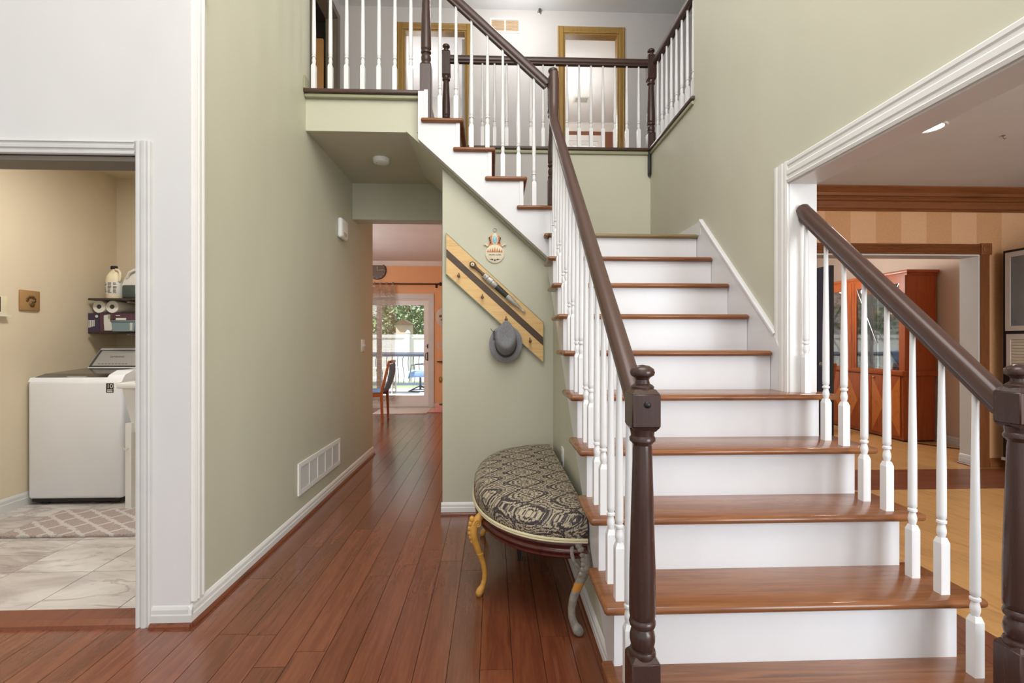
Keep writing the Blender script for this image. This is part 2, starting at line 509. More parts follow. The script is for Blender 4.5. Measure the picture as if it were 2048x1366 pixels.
# ------------------------------------------------------------------ mesh helpers
class MB:
    """collects shapes and links them as one mesh object"""

    def __init__(s):
        s.v, s.f, s.sm = [], [], []

    def add(s, vs, fs, smooth=False):
        o = len(s.v)
        s.v += [tuple(p) for p in vs]
        s.f += [tuple(i + o for i in f) for f in fs]
        s.sm += [smooth] * len(fs)
        return s

    def box(s, x0, x1, y0, y1, z0, z1, bev=0.0, seg=2):
        if x0 > x1: x0, x1 = x1, x0
        if y0 > y1: y0, y1 = y1, y0
        if z0 > z1: z0, z1 = z1, z0
        if not bev:
            vs = [(x, y, z) for z in (z0, z1) for (x, y) in ((x0, y0), (x1, y0), (x1, y1), (x0, y1))]
            return s.add(vs, [(3, 2, 1, 0), (4, 5, 6, 7), (0, 1, 5, 4), (1, 2, 6, 5), (2, 3, 7, 6), (3, 0, 4, 7)])
        bm = bmesh.new()
        bmesh.ops.create_cube(bm, size=1)
        for v in bm.verts:
            v.co = Vector(((x0 + x1) / 2 + v.co.x * (x1 - x0), (y0 + y1) / 2 + v.co.y * (y1 - y0), (z0 + z1) / 2 + v.co.z * (z1 - z0)))
        bmesh.ops.bevel(bm, geom=bm.edges[:], offset=bev, segments=seg, profile=0.5, affect='EDGES')
        return s.bm(bm, True)

    def bm(s, bm, smooth=False, mtx=None):
        if mtx is not None:
            bmesh.ops.transform(bm, matrix=mtx, verts=bm.verts)
        bm.verts.index_update()
        s.add([v.co for v in bm.verts], [[v.index for v in f.verts] for f in bm.faces], smooth)
        bm.free()
        return s

    def prism(s, pts, axis, a0, a1, smooth=False):
        """polygon in the two other axes, extruded along axis"""
        def mk(p, a):
            return {'x': (a, p[0], p[1]), 'y': (p[0], a, p[1]), 'z': (p[0], p[1], a)}[axis]
        n = len(pts)
        ar = sum(pts[i][0] * pts[(i + 1) % n][1] - pts[(i + 1) % n][0] * pts[i][1] for i in range(n))
        flip = (ar < 0) != (axis == 'y')
        if a0 > a1: a0, a1 = a1, a0
        vs = [mk(p, a0) for p in pts] + [mk(p, a1) for p in pts]
        fs = [tuple(reversed(range(n))), tuple(range(n, 2 * n))] + [(i, (i + 1) % n, n + (i + 1) % n, n + i) for i in range(n)]
        if flip:
            fs = [tuple(reversed(f)) for f in fs]
        return s.add(vs, fs, smooth)

    def lathe(s, prof, loc=(0, 0, 0), seg=16, axis='z', sx=1.0, sy=1.0, smooth=True):
        vs, fs = [], []
        n = len(prof)
        for r, h in prof:
            for k in range(seg):
                a = 2 * PI * k / seg
                c, d = r * math.cos(a) * sx, r * math.sin(a) * sy
                p = {'z': (c, d, h), 'y': (c, h, d), 'x': (h, c, d)}[axis]
                vs.append((p[0] + loc[0], p[1] + loc[1], p[2] + loc[2]))
        for i in range(n - 1):
            for k in range(seg):
                a, b = i * seg + k, i * seg + (k + 1) % seg
                fs.append((a, b, b + seg, a + seg))
        fs.append(tuple(reversed(range(seg))))
        fs.append(tuple(range((n - 1) * seg, n * seg)))
        if axis == 'y':
            fs = [tuple(reversed(f)) for f in fs]
        return s.add(vs, fs, smooth)

    def tube(s, pts, rad, seg=8, smooth=True):
        pts = [Vector(p) for p in pts]
        n = len(pts)
        rads = rad if isinstance(rad, (list, tuple)) else [rad] * n
        vs, fs = [], []
        ref = Vector((0.13, 0.31, 0.94)).normalized()
        prev = None
        for i, p in enumerate(pts):
            t = (pts[min(i + 1, n - 1)] - pts[max(i - 1, 0)]).normalized()
            u = prev if prev is not None else ref
            u = u - t * u.dot(t)
            if u.length < 1e-4:
                u = Vector((1, 0, 0)) - t * t.x
            u.normalize()
            prev = u
            w = t.cross(u)
            for k in range(seg):
                a = 2 * PI * k / seg
                vs.append(p + (u * math.cos(a) + w * math.sin(a)) * rads[i])
        for i in range(n - 1):
            for k in range(seg):
                a, b = i * seg + k, i * seg + (k + 1) % seg
                fs.append((a, b, b + seg, a + seg))
        fs.append(tuple(reversed(range(seg))))
        fs.append(tuple(range((n - 1) * seg, n * seg)))
        return s.add(vs, fs, smooth)

    def sweep(s, path, prof, side):
        """closed profile (a along side, b along the plane's normal) swept along a path in a vertical plane"""
        path = [Vector(p) for p in path]
        side = Vector(side).normalized()
        n, m = len(path), len(prof)
        vs, fs = [], []
        for i, p in enumerate(path):
            tg = []
            if i > 0: tg.append((path[i] - path[i - 1]).normalized())
            if i < n - 1: tg.append((path[i + 1] - path[i]).normalized())
            t = sum(tg, Vector()).normalized()
            k = 1.0 / max(0.5, t.dot(tg[0]))
            nn = side.cross(t).normalized()
            for a, b in prof:
                vs.append(p + side * a + nn * b * k)
        for i in range(n - 1):
            for k in range(m):
                a, b = i * m + k, i * m + (k + 1) % m
                fs.append((a, b, b + m, a + m))
        fs.append(tuple(reversed(range(m))))
        fs.append(tuple(range((n - 1) * m, n * m)))
        return s.add(vs, fs, True)

    def ball(s, loc, r, sx=1, sy=1, sz=1, seg=12):
        prof = [(math.sin(PI * i / 8) * r + 1e-5, -math.cos(PI * i / 8) * r * sz) for i in range(9)]
        return s.lathe(prof, loc, seg, 'z', sx, sy)

    def build(s, name, mat, parent=None, local=False, auto=38):
        vs = [Vector(v) for v in s.v]
        xs = [v.x for v in vs]; ys = [v.y for v in vs]; zs = [v.z for v in vs]
        c = Vector(((min(xs) + max(xs)) / 2, (min(ys) + max(ys)) / 2, min(zs)))
        me = bpy.data.meshes.new(name)
        me.from_pydata([tuple(v - c) for v in vs], [], s.f)
        me.polygons.foreach_set('use_smooth', s.sm)
        me.validate()
        me.update()
        if any(s.sm):
            try:
                me.set_sharp_from_angle(angle=math.radians(auto))
            except Exception:
                pass
        me.materials.append(M[mat] if isinstance(mat, str) else mat)
        o = bpy.data.objects.new(name, me)
        COL.objects.link(o)
        o.location = c
        if parent is not None:
            adopt(o, parent, local)
        return o


def adopt(o, parent, local=False):
    o.parent = parent
    if not local:
        o.matrix_parent_inverse = wm(parent).inverted()


def wm(o):
    b = Matrix.Translation(o.location) @ o.rotation_euler.to_matrix().to_4x4()
    if o.parent is not None:
        return wm(o.parent) @ o.matrix_parent_inverse @ b
    return b


def box(name, d, mat, parent=None, bev=0.0, local=False):
    return MB().box(*d, bev=bev).build(name, mat, parent, local)


def tag(o, label, cat, group=None):
    o['label'] = label
    o['category'] = cat
    if group: o['group'] = group
    return o


def struct(o, label=None):
    o['kind'] = 'structure'
    if label: o['label'] = label
    return o


def thing(name, label, cat, loc=(0, 0, 0), rotz=0.0, group=None):
    o = bpy.data.objects.new(name, None)
    o.empty_display_size = 0.05
    COL.objects.link(o)
    o.location = loc
    o.rotation_euler = (0, 0, rotz)
    if cat is not None:
        tag(o, label, cat, group)
    return o


def copy_to(o, loc, parent=None):
    c = o.copy()
    COL.objects.link(c)
    c.location = loc
    if parent is not None:
        c.parent = parent
        c.matrix_parent_inverse = wm(parent).inverted()
    return c


def text_mesh(name, body, size, mat, mtx, parent=None, depth=0.0006):
    cu = bpy.data.curves.new(name, 'FONT')
    cu.body = body
    cu.size = size
    cu.extrude = depth
    cu.align_x = 'CENTER'
    cu.align_y = 'CENTER'
    tmp = bpy.data.objects.new(name + '_curve', cu)
    COL.objects.link(tmp)
    dg = bpy.context.evaluated_depsgraph_get()
    me = bpy.data.meshes.new_from_object(tmp.evaluated_get(dg))
    bpy.data.objects.remove(tmp)
    me.transform(mtx)
    vs = [v.co.copy() for v in me.vertices]
    if not vs: return None
    m = MB()
    m.add(vs, [tuple(p.vertices) for p in me.polygons])
    bpy.data.meshes.remove(me)
    return m.build(name, mat, parent)


FRONT = Matrix.Rotation(PI / 2, 4, 'X')          # text standing upright, read from -Y


def clip_poly(poly, xa, xb, ya, yb):
    def cut(ps, ins, inter):
        out = []
        for i in range(len(ps)):
            a, b = ps[i], ps[(i + 1) % len(ps)]
            if ins(a):
                out.append(a)
                if not ins(b): out.append(inter(a, b))
            elif ins(b):
                out.append(inter(a, b))
        return out
    def ix(x): return lambda a, b: (x, a[1] + (b[1] - a[1]) * (x - a[0]) / (b[0] - a[0]))
    def iy(y): return lambda a, b: (a[0] + (b[0] - a[0]) * (y - a[1]) / (b[1] - a[1]), y)
    for ins, it in ((lambda p: p[0] >= xa, ix(xa)), (lambda p: p[0] <= xb, ix(xb)), (lambda p: p[1] >= ya, iy(ya)), (lambda p: p[1] <= yb, iy(yb))):
        if len(poly) < 3: return []
        poly = cut(poly, ins, it)
    return poly


# ================================================================== THE SETTING
R_, T_, D0 = 0.195, 0.2264, 1.0643            # riser, run, offset of the lower flight
F2, C1, C2 = 2.95, 2.68, 5.24                 # second floor, ground-floor ceiling, upper ceiling
CF = 5.7                                      # foyer ceiling
XL, XR = -1.30, 1.42                          # hall wall left, foyer wall right


def nose_y(k): return D0 + k * T_


# ---- floors
fl = MB().box(-3.9, 2.07, -2.6, 9.25, -0.12, -0.006).build('floor', 'subfloor')
struct(fl, 'reddish brown hand-scraped plank floor of the hall')


def in_view(x, y, z=0.0, mx=420):
    s_, c_ = math.sin(THETA), math.cos(THETA)
    xc, dc = x * c_ - y * s_, x * s_ + y * c_
    if dc < 0.3: return False
    u, v = 1024 + 990 * xc / dc, 682.7 - 990 * (z - EYE) / dc
    return -mx < u < 2048 + mx and v < 1366 + mx


pw = 0.121
x0 = -3.8
rows = 0
cnt = 0
while x0 < 0.40:
    xa, xb = x0 + 0.0012, x0 + pw - 0.0012
    y = 0.9 + random.uniform(-1.1, 0)
    while y < 9.2:
        L = random.uniform(0.75, 1.45)
        ya, yb = max(y, 0.9) + 0.0012, min(y + L, 9.2) - 0.0012
        y += L
        if yb - ya < 0.03: continue
        mx_ = (xa + xb) / 2
        # hall, foyer and kitchen only (the laundry has tiles, closets are shut)
        if mx_ < XL - 0.05:
            if ya < 2.26: yb = min(yb, 2.26)
            elif yb > 5.3 and mx_ > -2.9: ya = max(ya, 4.9)
            else: continue
        elif mx_ > -0.25:
            if ya < 3.55: yb = min(yb, 3.55)
            else: continue
        my_ = (ya + yb) / 2
        if yb - ya < 0.03: continue
        if not (in_view(mx_, ya) or in_view(mx_, yb) or in_view(mx_, my_)): continue
        MB().box(xa, xb, ya, yb, -0.006, 0.0).build('floor_plank', 'plank', fl)
        cnt += 1
    x0 += pw

# light living and dining room floor, boards laid on the diagonal
fr = MB().box(2.07, 6.2, -2.6, 9.0, -0.12, -0.006).build('floor', 'subfloor')
struct(fr, 'pale golden plank floor of the living room')
ang = math.radians(33)
dx, dy = -math.sin(ang), math.cos(ang)         # along the boards
nx, ny = math.cos(ang), math.sin(ang)
for (xa, xb, ya, yb) in ((2.07, 6.1, 1.1, 3.94), (2.07, 6.1, 4.56, 8.9)):
    for i in range(-30, 110):
        o = i * 0.118
        s0 = -9.0 + (i * 0.47) % 1.5
        while s0 < 12:
            s1 = s0 + 1.5
            q = []
            for (n_, s_) in ((o + .0008, s0 + .0008), (o + .117, s0 + .0008), (o + .117, s1 - .0008), (o + .0008, s1 - .0008)):
                q.append((n_ * nx + s_ * dx, n_ * ny + s_ * dy))
            s0 = s1
            q = clip_poly(q, xa, xb, ya, yb)
            if len(q) < 3: continue
            cx = sum(p[0] for p in q) / len(q); cy = sum(p[1] for p in q) / len(q)
            if not any(in_view(p[0], p[1], 0, 200) for p in q): continue
            if cy > 4.4 and (cx < 2.9 or cx > 5.5 or cy > 7.6): continue
            w = sum(q[j][0] * q[(j + 1) % len(q)][1] - q[(j + 1) % len(q)][0] * q[j][1] for j in range(len(q))) / 2
            if abs(w) < 0.0004: continue
            ob = MB().prism(q, 'z', -0.006, 0.0).build('floor_board', 'plank_light', fr)
for j, (ya, yb) in enumerate(((3.942, 4.06), (4.062, 4.18), (4.182, 4.30), (4.302, 4.42), (4.422, 4.558))):
    for k, xs in enumerate((2.07, 3.2 + 0.3 * (j % 2), 4.3 + 0.3 * (j % 3))):
        xe = (3.2 + 0.3 * (j % 2), 4.3 + 0.3 * (j % 3), 6.1)[k]
        MB().box(xs + .001, xe - .001, ya, yb, -0.006, 0.0).build('border_plank', 'plank_red_x', fr)
for j in range(5):
    a = 1.59 + j * 0.096
    for (ya, yb) in ((0.9 + 0.2 * j, 1.9 + 0.13 * j), (1.902 + 0.13 * j, 3.9)):
        MB().box(a + .001, a + .095, ya, yb, -0.006, 0.0).build('border_plank', 'plank', fl)

# laundry floor of marble tiles
lf = MB().box(-3.6, -1.30, 2.262, 4.8, -0.1, -0.003).build('floor', 'mortar')
struct(lf, 'grey marble tile floor of the laundry room')
TX = [-3.755, -3.346, -2.937, -2.527, -2.118, -1.709, -1.30]
TY = [2.29, 2.70, 3.13, 3.56, 3.99, 4.42, 4.8]
for i in range(6):
    for j in range(6):
        xa, xb = max(TX[i], -3.6), TX[i + 1]
        MB().box(xa + .0022, xb - .0022, TY[j] + .0022, TY[j + 1] - .0022, -0.003, 0.0).build('floor_tile', 'marble', lf)
th = MB().prism([(2.16, 0.0), (2.165, 0.012), (2.20, 0.02), (2.285, 0.02), (2.29, 0.0)], 'x', -2.42, -1.515).build('trim_1', 'shoe')
struct(th, 'red-brown wooden threshold of the laundry doorway')

# ---- left hall wall with the olive paint
w = MB()
w.box(XL - 0.12, XL, 2.19, 5.40, 0, C1)
w.box(XL - 0.12, XL, 2.19, 3.56, C1, CF)
struct(w.build('wall_left', 'green'), 'olive green wall on the left of the hall')
# white wall round the laundry door
w = MB()
w.box(-1.51, XL - 0.0, 2.175, 2.19, 0, CF)
w.box(-1.51, XL - 0.12, 2.19, 2.295, 0, CF)
w.box(-2.42, -1.51, 2.175, 2.295, 2.005, CF)
w.box(-3.9, -2.42, 2.175, 2.295, 0, CF)
struct(w.build('wall_laundry_front', 'white_wall'), 'white wall around the laundry doorway')


# casing profiles
def casing_leg(m, x0, x1, y0, z0, z1, sgn=1, axis='x'):
    """ribbed upright: wide flat plus two beads, proud of the face"""
    wd = x1 - x0
    pr = [(0, .0), (0, .016), (.12, .020), (.18, .014), (.30, .014), (.36, .019), (.55, .019), (.62, .012), (.74, .012), (.80, .017), (.93, .017), (1, .010), (1, 0)]
    if axis == 'x':
        pts = [(x0 + a * wd, y0 - sgn * b) for a, b in pr]
    else:
        pts = [(y0 + sgn * b, x0 + a * wd) for a, b in pr]
    m.prism(pts, 'z', z0, z1)


cas = thing('door_casing', None, None, (-1.96, 2.17, 0))
struct(cas, 'worn grey-white casing of the laundry doorway')
cas.name = 'trim_2'
m = MB(); casing_leg(m, -1.456, -1.520, 2.175, 0.0, 2.068); m.build('casing_leg', 'trim_grey', cas)
m = MB(); casing_leg(m, -2.474, -2.410, 2.175, 0.0, 2.068); m.build('casing_leg', 'trim_grey', cas)
m = MB()
pr = [(0, .0), (0, .016), (.12, .020), (.18, .014), (.30, .014), (.36, .019), (.55, .019), (.62, .012), (.74, .012), (.80, .017), (.93, .017), (1, .010), (1, 0)]
m.prism([(2.175 - b, 2.068 - a * 0.06) for a, b in pr], 'x', -2.40, -1.522)
m.build('casing_head', 'trim_grey', cas)
m = MB()
m.box(-1.52, -1.508, 2.175, 2.295, 0, 2.004)
m.box(-2.42, -2.408, 2.175, 2.295, 0, 2.004)
m.build('jamb', 'trim_grey', cas)
MB().box(-2.408, -1.52, 2.175, 2.295, 1.985, 2.008).build('shade_toned_jamb_head', 'grey_casing', cas)  # darker grey puts the shade of the reveal into its colour
# corner casing on the hall side
m = MB(); casing_leg(m, 2.185, 2.262, XL, 0.095, 2.76, 1, 'y')
m.box(XL, XL + 0.03, 2.18, 2.27, 2.76, 2.79)
struct(m.build('trim_3', 'trim'), 'white fluted corner casing beside the olive wall')


def baseboard(name, label, p, q, nrm, h=0.085, d=0.014, shoe=True, mat='trim', n=None):
    """p, q floor points along the wall; nrm points into the room"""
    p, q, nv = Vector((p[0], p[1], 0)), Vector((q[0], q[1], 0)), Vector((nrm[0], nrm[1], 0))
    prof = [(0, 0), (d, 0), (d, h * .55), (d * .8, h * .62), (d * .75, h * .82), (d * .35, h * .95), (0, h)]
    o = None
    par = thing(name, None, None, tuple((p + q) / 2))
    struct(par, label)
    def mk(pr, nm, mt):
        mm = MB()
        vs = [p + nv * a + Vector((0, 0, b)) for a, b in pr] + [q + nv * a + Vector((0, 0, b)) for a, b in pr]
        k = len(pr)
        fs = [(i, (i + 1) % k, k + (i + 1) % k, k + i) for i in range(k)] + [tuple(range(k)), tuple(range(k, 2 * k))]
        mm.add(vs, fs)
        ob = mm.build(nm, mt, par)
        bm = bmesh.new(); bm.from_mesh(ob.data); bmesh.ops.recalc_face_normals(bm, faces=bm.faces[:]); bm.to_mesh(ob.data); bm.free()
    mk(prof, 'board', mat)
    if shoe:
        mk([(d, 0), (d + .016, 0), (d + .015, .008), (d + .009, .015), (d, .018)], 'shoe_moulding', 'shoe')
    return par


baseboard('baseboard_left', 'white baseboard with wooden shoe along the olive hall wall', (XL, 2.162), (XL, 5.40), (1, 0))
baseboard('baseboard_laundry_front', 'short grey-white baseboard between laundry door and corner', (-1.456, 2.175), (XL + 0.014, 2.175), (0, -1), mat='trim_grey')
baseboard('baseboard_under_stairs', 'white baseboard under the hanging rack', (-0.365, 3.50), (0.43, 3.50), (0, -1))
baseboard('baseboard_stairs', 'cream baseboard along the stair side behind the bench', (0.425, 1.36), (0.425, 3.50), (-1, 0), h=0.08)
baseboard('baseboard_laundry_left', 'grey baseboard on the left laundry wall', (-3.47, 2.3), (-3.47, 4.70), (1, 0), shoe=False, mat='trim_grey', h=0.1)

# laundry room shell
struct(box('wall_laundry_left', (-3.6, -3.47, 2.295, 4.82, 0, 2.72), 'cream'), 'cream left wall of the laundry room')
struct(box('wall_laundry_back', (-3.47, XL - 0.12, 4.70, 4.82, 0, 2.72), 'cream'), 'cream back wall of the laundry room')
struct(box('wall_laundry_right', (XL - 0.13, XL - 0.12, 2.295, 4.70, 0, 2.72), 'cream'), 'cream right wall of the laundry room')
struct(box('ceiling_laundry', (-3.6, XL - 0.12, 2.295, 4.82, 2.72, 2.8), 'cream'), 'cream ceiling of the laundry room')

# ---- foyer wall on the right with the wide opening
w = MB()
w.box(XR, XR + 0.11, 2.32, 4.42, 0, 2.925)
w.box(XR, XR + 0.11, 2.32, 3.45, 2.925, CF)
w.box(XR, XR + 0.11, -2.6, 2.32, 1.98, CF)
struct(w.build('wall_right', 'green'), 'olive green wall over the wide opening')
m = MB()
# upright casing at the far jamb, and the head casing running towards the viewer
m.prism([(XR - b, 2.32 + (a - .05) * 0.115) for a, b in pr], 'z', 0.975, 2.08)
struct(m.build('trim_4', 'trim'), 'white fluted upright casing of the wide opening')
m = MB()
m.prism([(XR - b, 1.975 + (a) * 0.105) for a, b in pr], 'y', -2.6, 2.3142)
struct(m.build('trim_5', 'trim'), 'long white head casing over the wide opening')
m = MB()
m.box(XR - 0.006, XR + 0.125, 2.308, 2.32, 0, 1.968)
m.box(XR - 0.006, XR + 0.125, -2.6, 2.32, 1.968, 1.98)
struct(m.build('trim_6', 'trim'), 'white jamb lining of the wide opening')

struct(box('wall_foyer_left', (-4.0, -3.9, -2.6, 2.295, 0, CF), 'white_wall'), 'white wall at the far left of the foyer')

# ---- upper landing overhang, bulkhead, slabs
w = MB()
w.box(-1.95, -0.455, 3.49, 6.1, C1, F2 - 0.02)           # hall over the passage
w.box(-0.455, XR, 4.46, 6.1, C1, F2 - 0.02)              # hall behind the stairwell
w.box(XR, 3.3, 4.44, 6.1, C1 + 0.03, F2 - 0.02)
w.box(XR + 0.11, 3.3, 3.45, 4.44, C1 + 0.03, F2 - 0.02)  # hall on the right
struct(w.build('floor_upper', 'green'), 'olive painted floor edge of the upper hall')
struct(box('floor_upper_boards', (-1.95, 3.3, 4.46, 6.1, F2 - 0.02, F2), 'cap_dark'), 'dark wooden floor of the upper hall')
w = MB()
w.box(XL, -0.356, 4.63, 4.80, 2.345, C1)
struct(w.build('wall_bulkhead', 'green'), 'olive bulkhead across the hall ceiling')
# nosings of the upper floor
m = MB(); m.box(XL, -0.47, 3.435, 3.60, F2 - 0.024, F2 + 0.004, 0.010)
struct(m.build('trim_7', 'cap_dark'), 'dark nosing on the edge of the upper landing')
m = MB(); m.box(XL, -0.50, 3.455, 3.49, F2 - 0.05, F2 - 0.024, 0.009)
struct(m.build('trim_8', 'greygreen'), 'olive cove under the upper landing nosing')
m = MB(); m.box(-0.45, XR, 4.385, 4.47, F2 - 0.024, F2 + 0.004, 0.010)
struct(m.build('trim_9', 'cap_dark'), 'dark cap on the wall behind the stair landing')
m = MB(); m.box(-0.45, XR, 4.40, 4.425, F2 - 0.055, F2 - 0.024, 0.008)
struct(m.build('trim_10', 'greygreen'), 'olive cove under the cap behind the stair landing')
m = MB(); m.box(XR - 0.025, XR + 0.11, 3.435, 4.44, F2 - 0.026, F2 + 0.002, 0.010)
struct(m.build('trim_11', 'cap_dark'), 'dark cap on the right balcony wall')
m = MB(); m.box(XR - 0.016, XR + 0.01, 3.45, 4.42, F2 - 0.055, F2 - 0.026, 0.008)
struct(m.build('trim_12', 'greygreen'), 'olive cove under the right balcony cap')
# wall behind the landing, grey beside the upper flight
struct(box('wall_landing_back', (0.62, XR, 4.42, 4.46, 1.2, F2 - 0.024), 'green'), 'olive wall behind the stair landing')
struct(box('wall_flight_back', (-0.455, 0.62, 4.42, 4.46, 1.2, F2 - 0.024), 'grey_wall'), 'grey wall behind the upper flight')
# wall under the upper flight, sloped soffit
SU = 0.9                                           # slope of the upper flight
def under(x): return 2.455 - SU * (x + 0.356)
w = MB()
w.prism([(-0.356, 0), (0.425, 0), (0.425, under(0.425) - 0.0), (-0.356, under(-0.356))], 'y', 3.50, 3.58)
w.box(-0.356, -0.27, 3.58, 5.40, 0, 2.42)
struct(w.build('wall_under_stairs', 'green'), 'olive wall under the upper flight')
w = MB()
xs_ = -0.356 + (2.455 - C1) / SU
w.prism([(xs_, C1), (0.425, under(0.425)), (0.425, under(0.425) + 0.06), (xs_ + 0.02, C1 + 0.04)], 'y', 3.47, 4.42)
struct(w.build('ceiling_under_flight', 'green'), 'sloped olive soffit under the upper flight')
# olive wall on the open side of the lower flight (below the stringer)
w = MB()
w.prism([(1.42, 0.0), (3.50, 0.0), (3.50, 0.861 * (3.50 - D0) - 0.36), (1.42, max(0.02, 0.861 * (1.42 - D0) - 0.36) + .02)], 'x', 0.425, 0.48)
struct(w.build('wall_stair_side', 'green'), 'olive wall under the lower flight behind the bench')
m = MB()
m.sweep([(xs_ + 0.235, 3.480, under(xs_ + 0.235) - 0.004), (0.42, 3.480, under(0.42) - 0.004)], [(-.012, -.014), (.014, -.014), (.018, -.002), (.014, .010), (-.012, .014)], (0, -1, 0))
struct(m.build('trim_13', 'greygreen'), 'olive moulding along the slanted bottom of the upper stringer')

# ---- upper hall walls and rooms
HB = 6.0
def wall_with_holes(name, mat, axis, a0, a1, t0, t1, z0, z1, holes, label):
    """axis 'x': wall runs along x at y t0..t1. holes (a,b,za,zb)"""
    m = MB()
    cur = a0
    def bx(a, b, za, zb):
        if b - a < 1e-4 or zb - za < 1e-4: return
        if axis == 'x': m.box(a, b, t0, t1, za, zb)
        else: m.box(t0, t1, a, b, za, zb)
    for (a, b, za, zb) in sorted(holes):
        bx(cur, a, z0, z1)
        bx(a, b, z0, za)
        bx(a, b, zb, z1)
        cur = b
    bx(cur, a1, z0, z1)
    return struct(m.build(name, mat), label)


wall_with_holes('wall_upper_back', 'grey_wall', 'x', -1.95, 3.3, HB, HB + 0.11, F2, C2, [(-1.08, -0.325, F2, 4.975), (0.86, 1.535, F2, 4.975)], 'light grey back wall of the upper hall')
wall_with_holes('wall_upper_left', 'grey_wall', 'y', 3.56, 6.0, -1.95, -1.83, F2, C2, [(5.10, 5.86, F2, 4.99)], 'light grey left wall of the upper hall')
struct(box('wall_upper_right', (3.2, 3.3, 3.4, 6.0, F2, C2), 'grey_wall'), 'light grey right end of the upper hall')
struct(box('wall_upper_partition', (-1.83, XL - 0.12, 3.50, 3.56, F2, C2), 'grey_wall'), 'grey end wall of the upper hall by the foyer')
struct(box('wall_upper_front', (XR + 0.11, 3.3, 3.40, 3.45, C1 + 0.03, C2), 'grey_wall'), 'grey wall closing the upper hall on the foyer side')
w = MB(); w.box(-4.0, 3.4, 3.56, 9.6, C2, C2 + 0.1)
struct(w.build('ceiling_upper', 'ceiling'), 'white ceiling of the upper hall')
struct(box('ceiling_foyer', (-4.0, XR + 0.11, -2.6, 3.56, CF, CF + 0.1), 'ceiling'), 'white ceiling of the two-storey foyer')
struct(box('wall_upper_bulkhead', (-4.0, 3.4, 3.46, 3.56, C2 + 0.1, CF), 'ceiling'), 'white band above the upper hall ceiling')
# rooms upstairs
struct(box('floor_upper_rooms', (-4.0, 3.4, 6.11, 9.6, F2 - 0.1, F2), 'plank_light'), 'wooden floor of the upstairs rooms')
struct(box('wall_upper_divider', (0.25, 0.35, 6.11, 9.3, F2, C2), 'grey_wall'), 'grey wall between the upstairs rooms')
struct(box('wall_study_back', (-1.95, 0.25, 8.2, 8.3, F2, C2), 'grey_wall'), 'grey back wall of the left upstairs room')
struct(box('wall_study_left', (-2.0, -1.95, 6.11, 8.3, F2, C2), 'grey_wall'), 'grey side wall of the left upstairs room')
wall_with_holes('wall_bedroom_back', 'brown_wall', 'x', 0.35, 3.4, 9.1, 9.2, F2, C2, [(0.95, 1.95, 3.75, 4.93)], 'terracotta back wall of the upstairs bedroom')
struct(box('wall_bedroom_right', (3.3, 3.4, 6.0, 9.2, F2, C2), 'white_wall'), 'white side wall of the upstairs bedroom')
m = MB(); m.prism([(9.1, 5.10), (9.085, 5.10), (9.03, 5.20), (9.03, C2), (9.1, C2)], 'x', 0.35, 3.3)
struct(m.build('trim_14', 'trim'), 'white crown in the upstairs bedroom')
# bedroom window
wn = thing('window_1', None, None, (1.45, 9.08, 3.75))
struct(wn, 'white framed bedroom window seen through the upper doorway')
m = MB()
m.box(0.86, 0.96, 9.07, 9.1, 3.70, 5.02); m.box(1.94, 2.04, 9.07, 9.1, 3.70, 5.02); m.box(0.96, 1.94, 9.07, 9.1, 4.92, 5.02); m.box(0.96, 1.94, 9.07, 9.1, 3.70, 3.76)
m.build('window_casing', 'trim', wn)
m = MB()
m.box(0.96, 1.0, 9.1, 9.15, 3.76, 4.92); m.box(1.90, 1.94, 9.1, 9.15, 3.76, 4.92); m.box(1.0, 1.90, 9.1, 9.15, 4.86, 4.92); m.box(1.0, 1.90, 9.1, 9.15, 3.76, 3.82); m.box(1.0, 1.90, 9.1, 9.15, 4.32, 4.37); m.box(1.43, 1.47, 9.11, 9.14, 3.82, 4.86)
m.build('window_frame', 'trim', wn)
MB().box(1.0, 1.90, 9.12, 9.124, 3.82, 4.86).build('pane', 'glass', wn)
struct(box('wall_dark_room', (-4.0, -3.95, 3.5, 7.5, F2, C2), 'dark_interior'), 'dark far wall of the room off the upper hall')
struct(box('wall_dark_room_end', (-3.95, -1.95, 6.3, 6.4, F2, C2), 'dark_interior'), 'dark end wall of the room off the upper hall')
struct(box('ceiling_dark_room', (-3.95, -1.95, 3.56, 6.3, C2 - 0.02, C2), 'dark_interior'), 'dark ceiling of the room off the upper hall')


def door_frame(name, label, xa, xb, z0, zt, y, mat, wd=0.075):
    t = thing(name, None, None, ((xa + xb) / 2, y, z0))
    struct(t, label)
    def leg(m, x0, x1):
        k = x1 - x0
        m.prism([(x0, y), (x0, y - .012), (x0 + .15 * k, y - .018), (x0 + .35 * k, y - .014), (x0 + .8 * k, y - .016), (x1, y - .010), (x1, y)], 'z', z0, zt + wd)
    m = MB(); leg(m, xa - wd, xa); m.build('casing_leg', mat, t)
    m = MB(); leg(m, xb + wd, xb); m.build('casing_leg', mat, t)
    m = MB(); m.prism([(y, zt), (y - .010, zt), (y - .016, zt + .2 * wd), (y - .014, zt + .65 * wd), (y - .018, zt + .85 * wd), (y - .012, zt + wd), (y, zt + wd)], 'x', xa, xb)
    m.build('casing_head', mat, t)
    m = MB(); m.box(xa, xa + .018, y, y + .11, z0, zt); m.box(xb - .018, xb, y, y + .11, z0, zt); m.box(xa + .018, xb - .018, y, y + .11, zt - .018, zt)
    m.build('jamb', mat, t)
    return t


door_frame('door_1', 'golden brown doorway casing behind the upper newel', -1.08, -0.325, F2, 4.975, HB, 'oak_casing')
door_frame('door_2', 'golden brown doorway casing to the upstairs bedroom', 0.86, 1.535, F2, 4.975, HB, 'oak_casing')
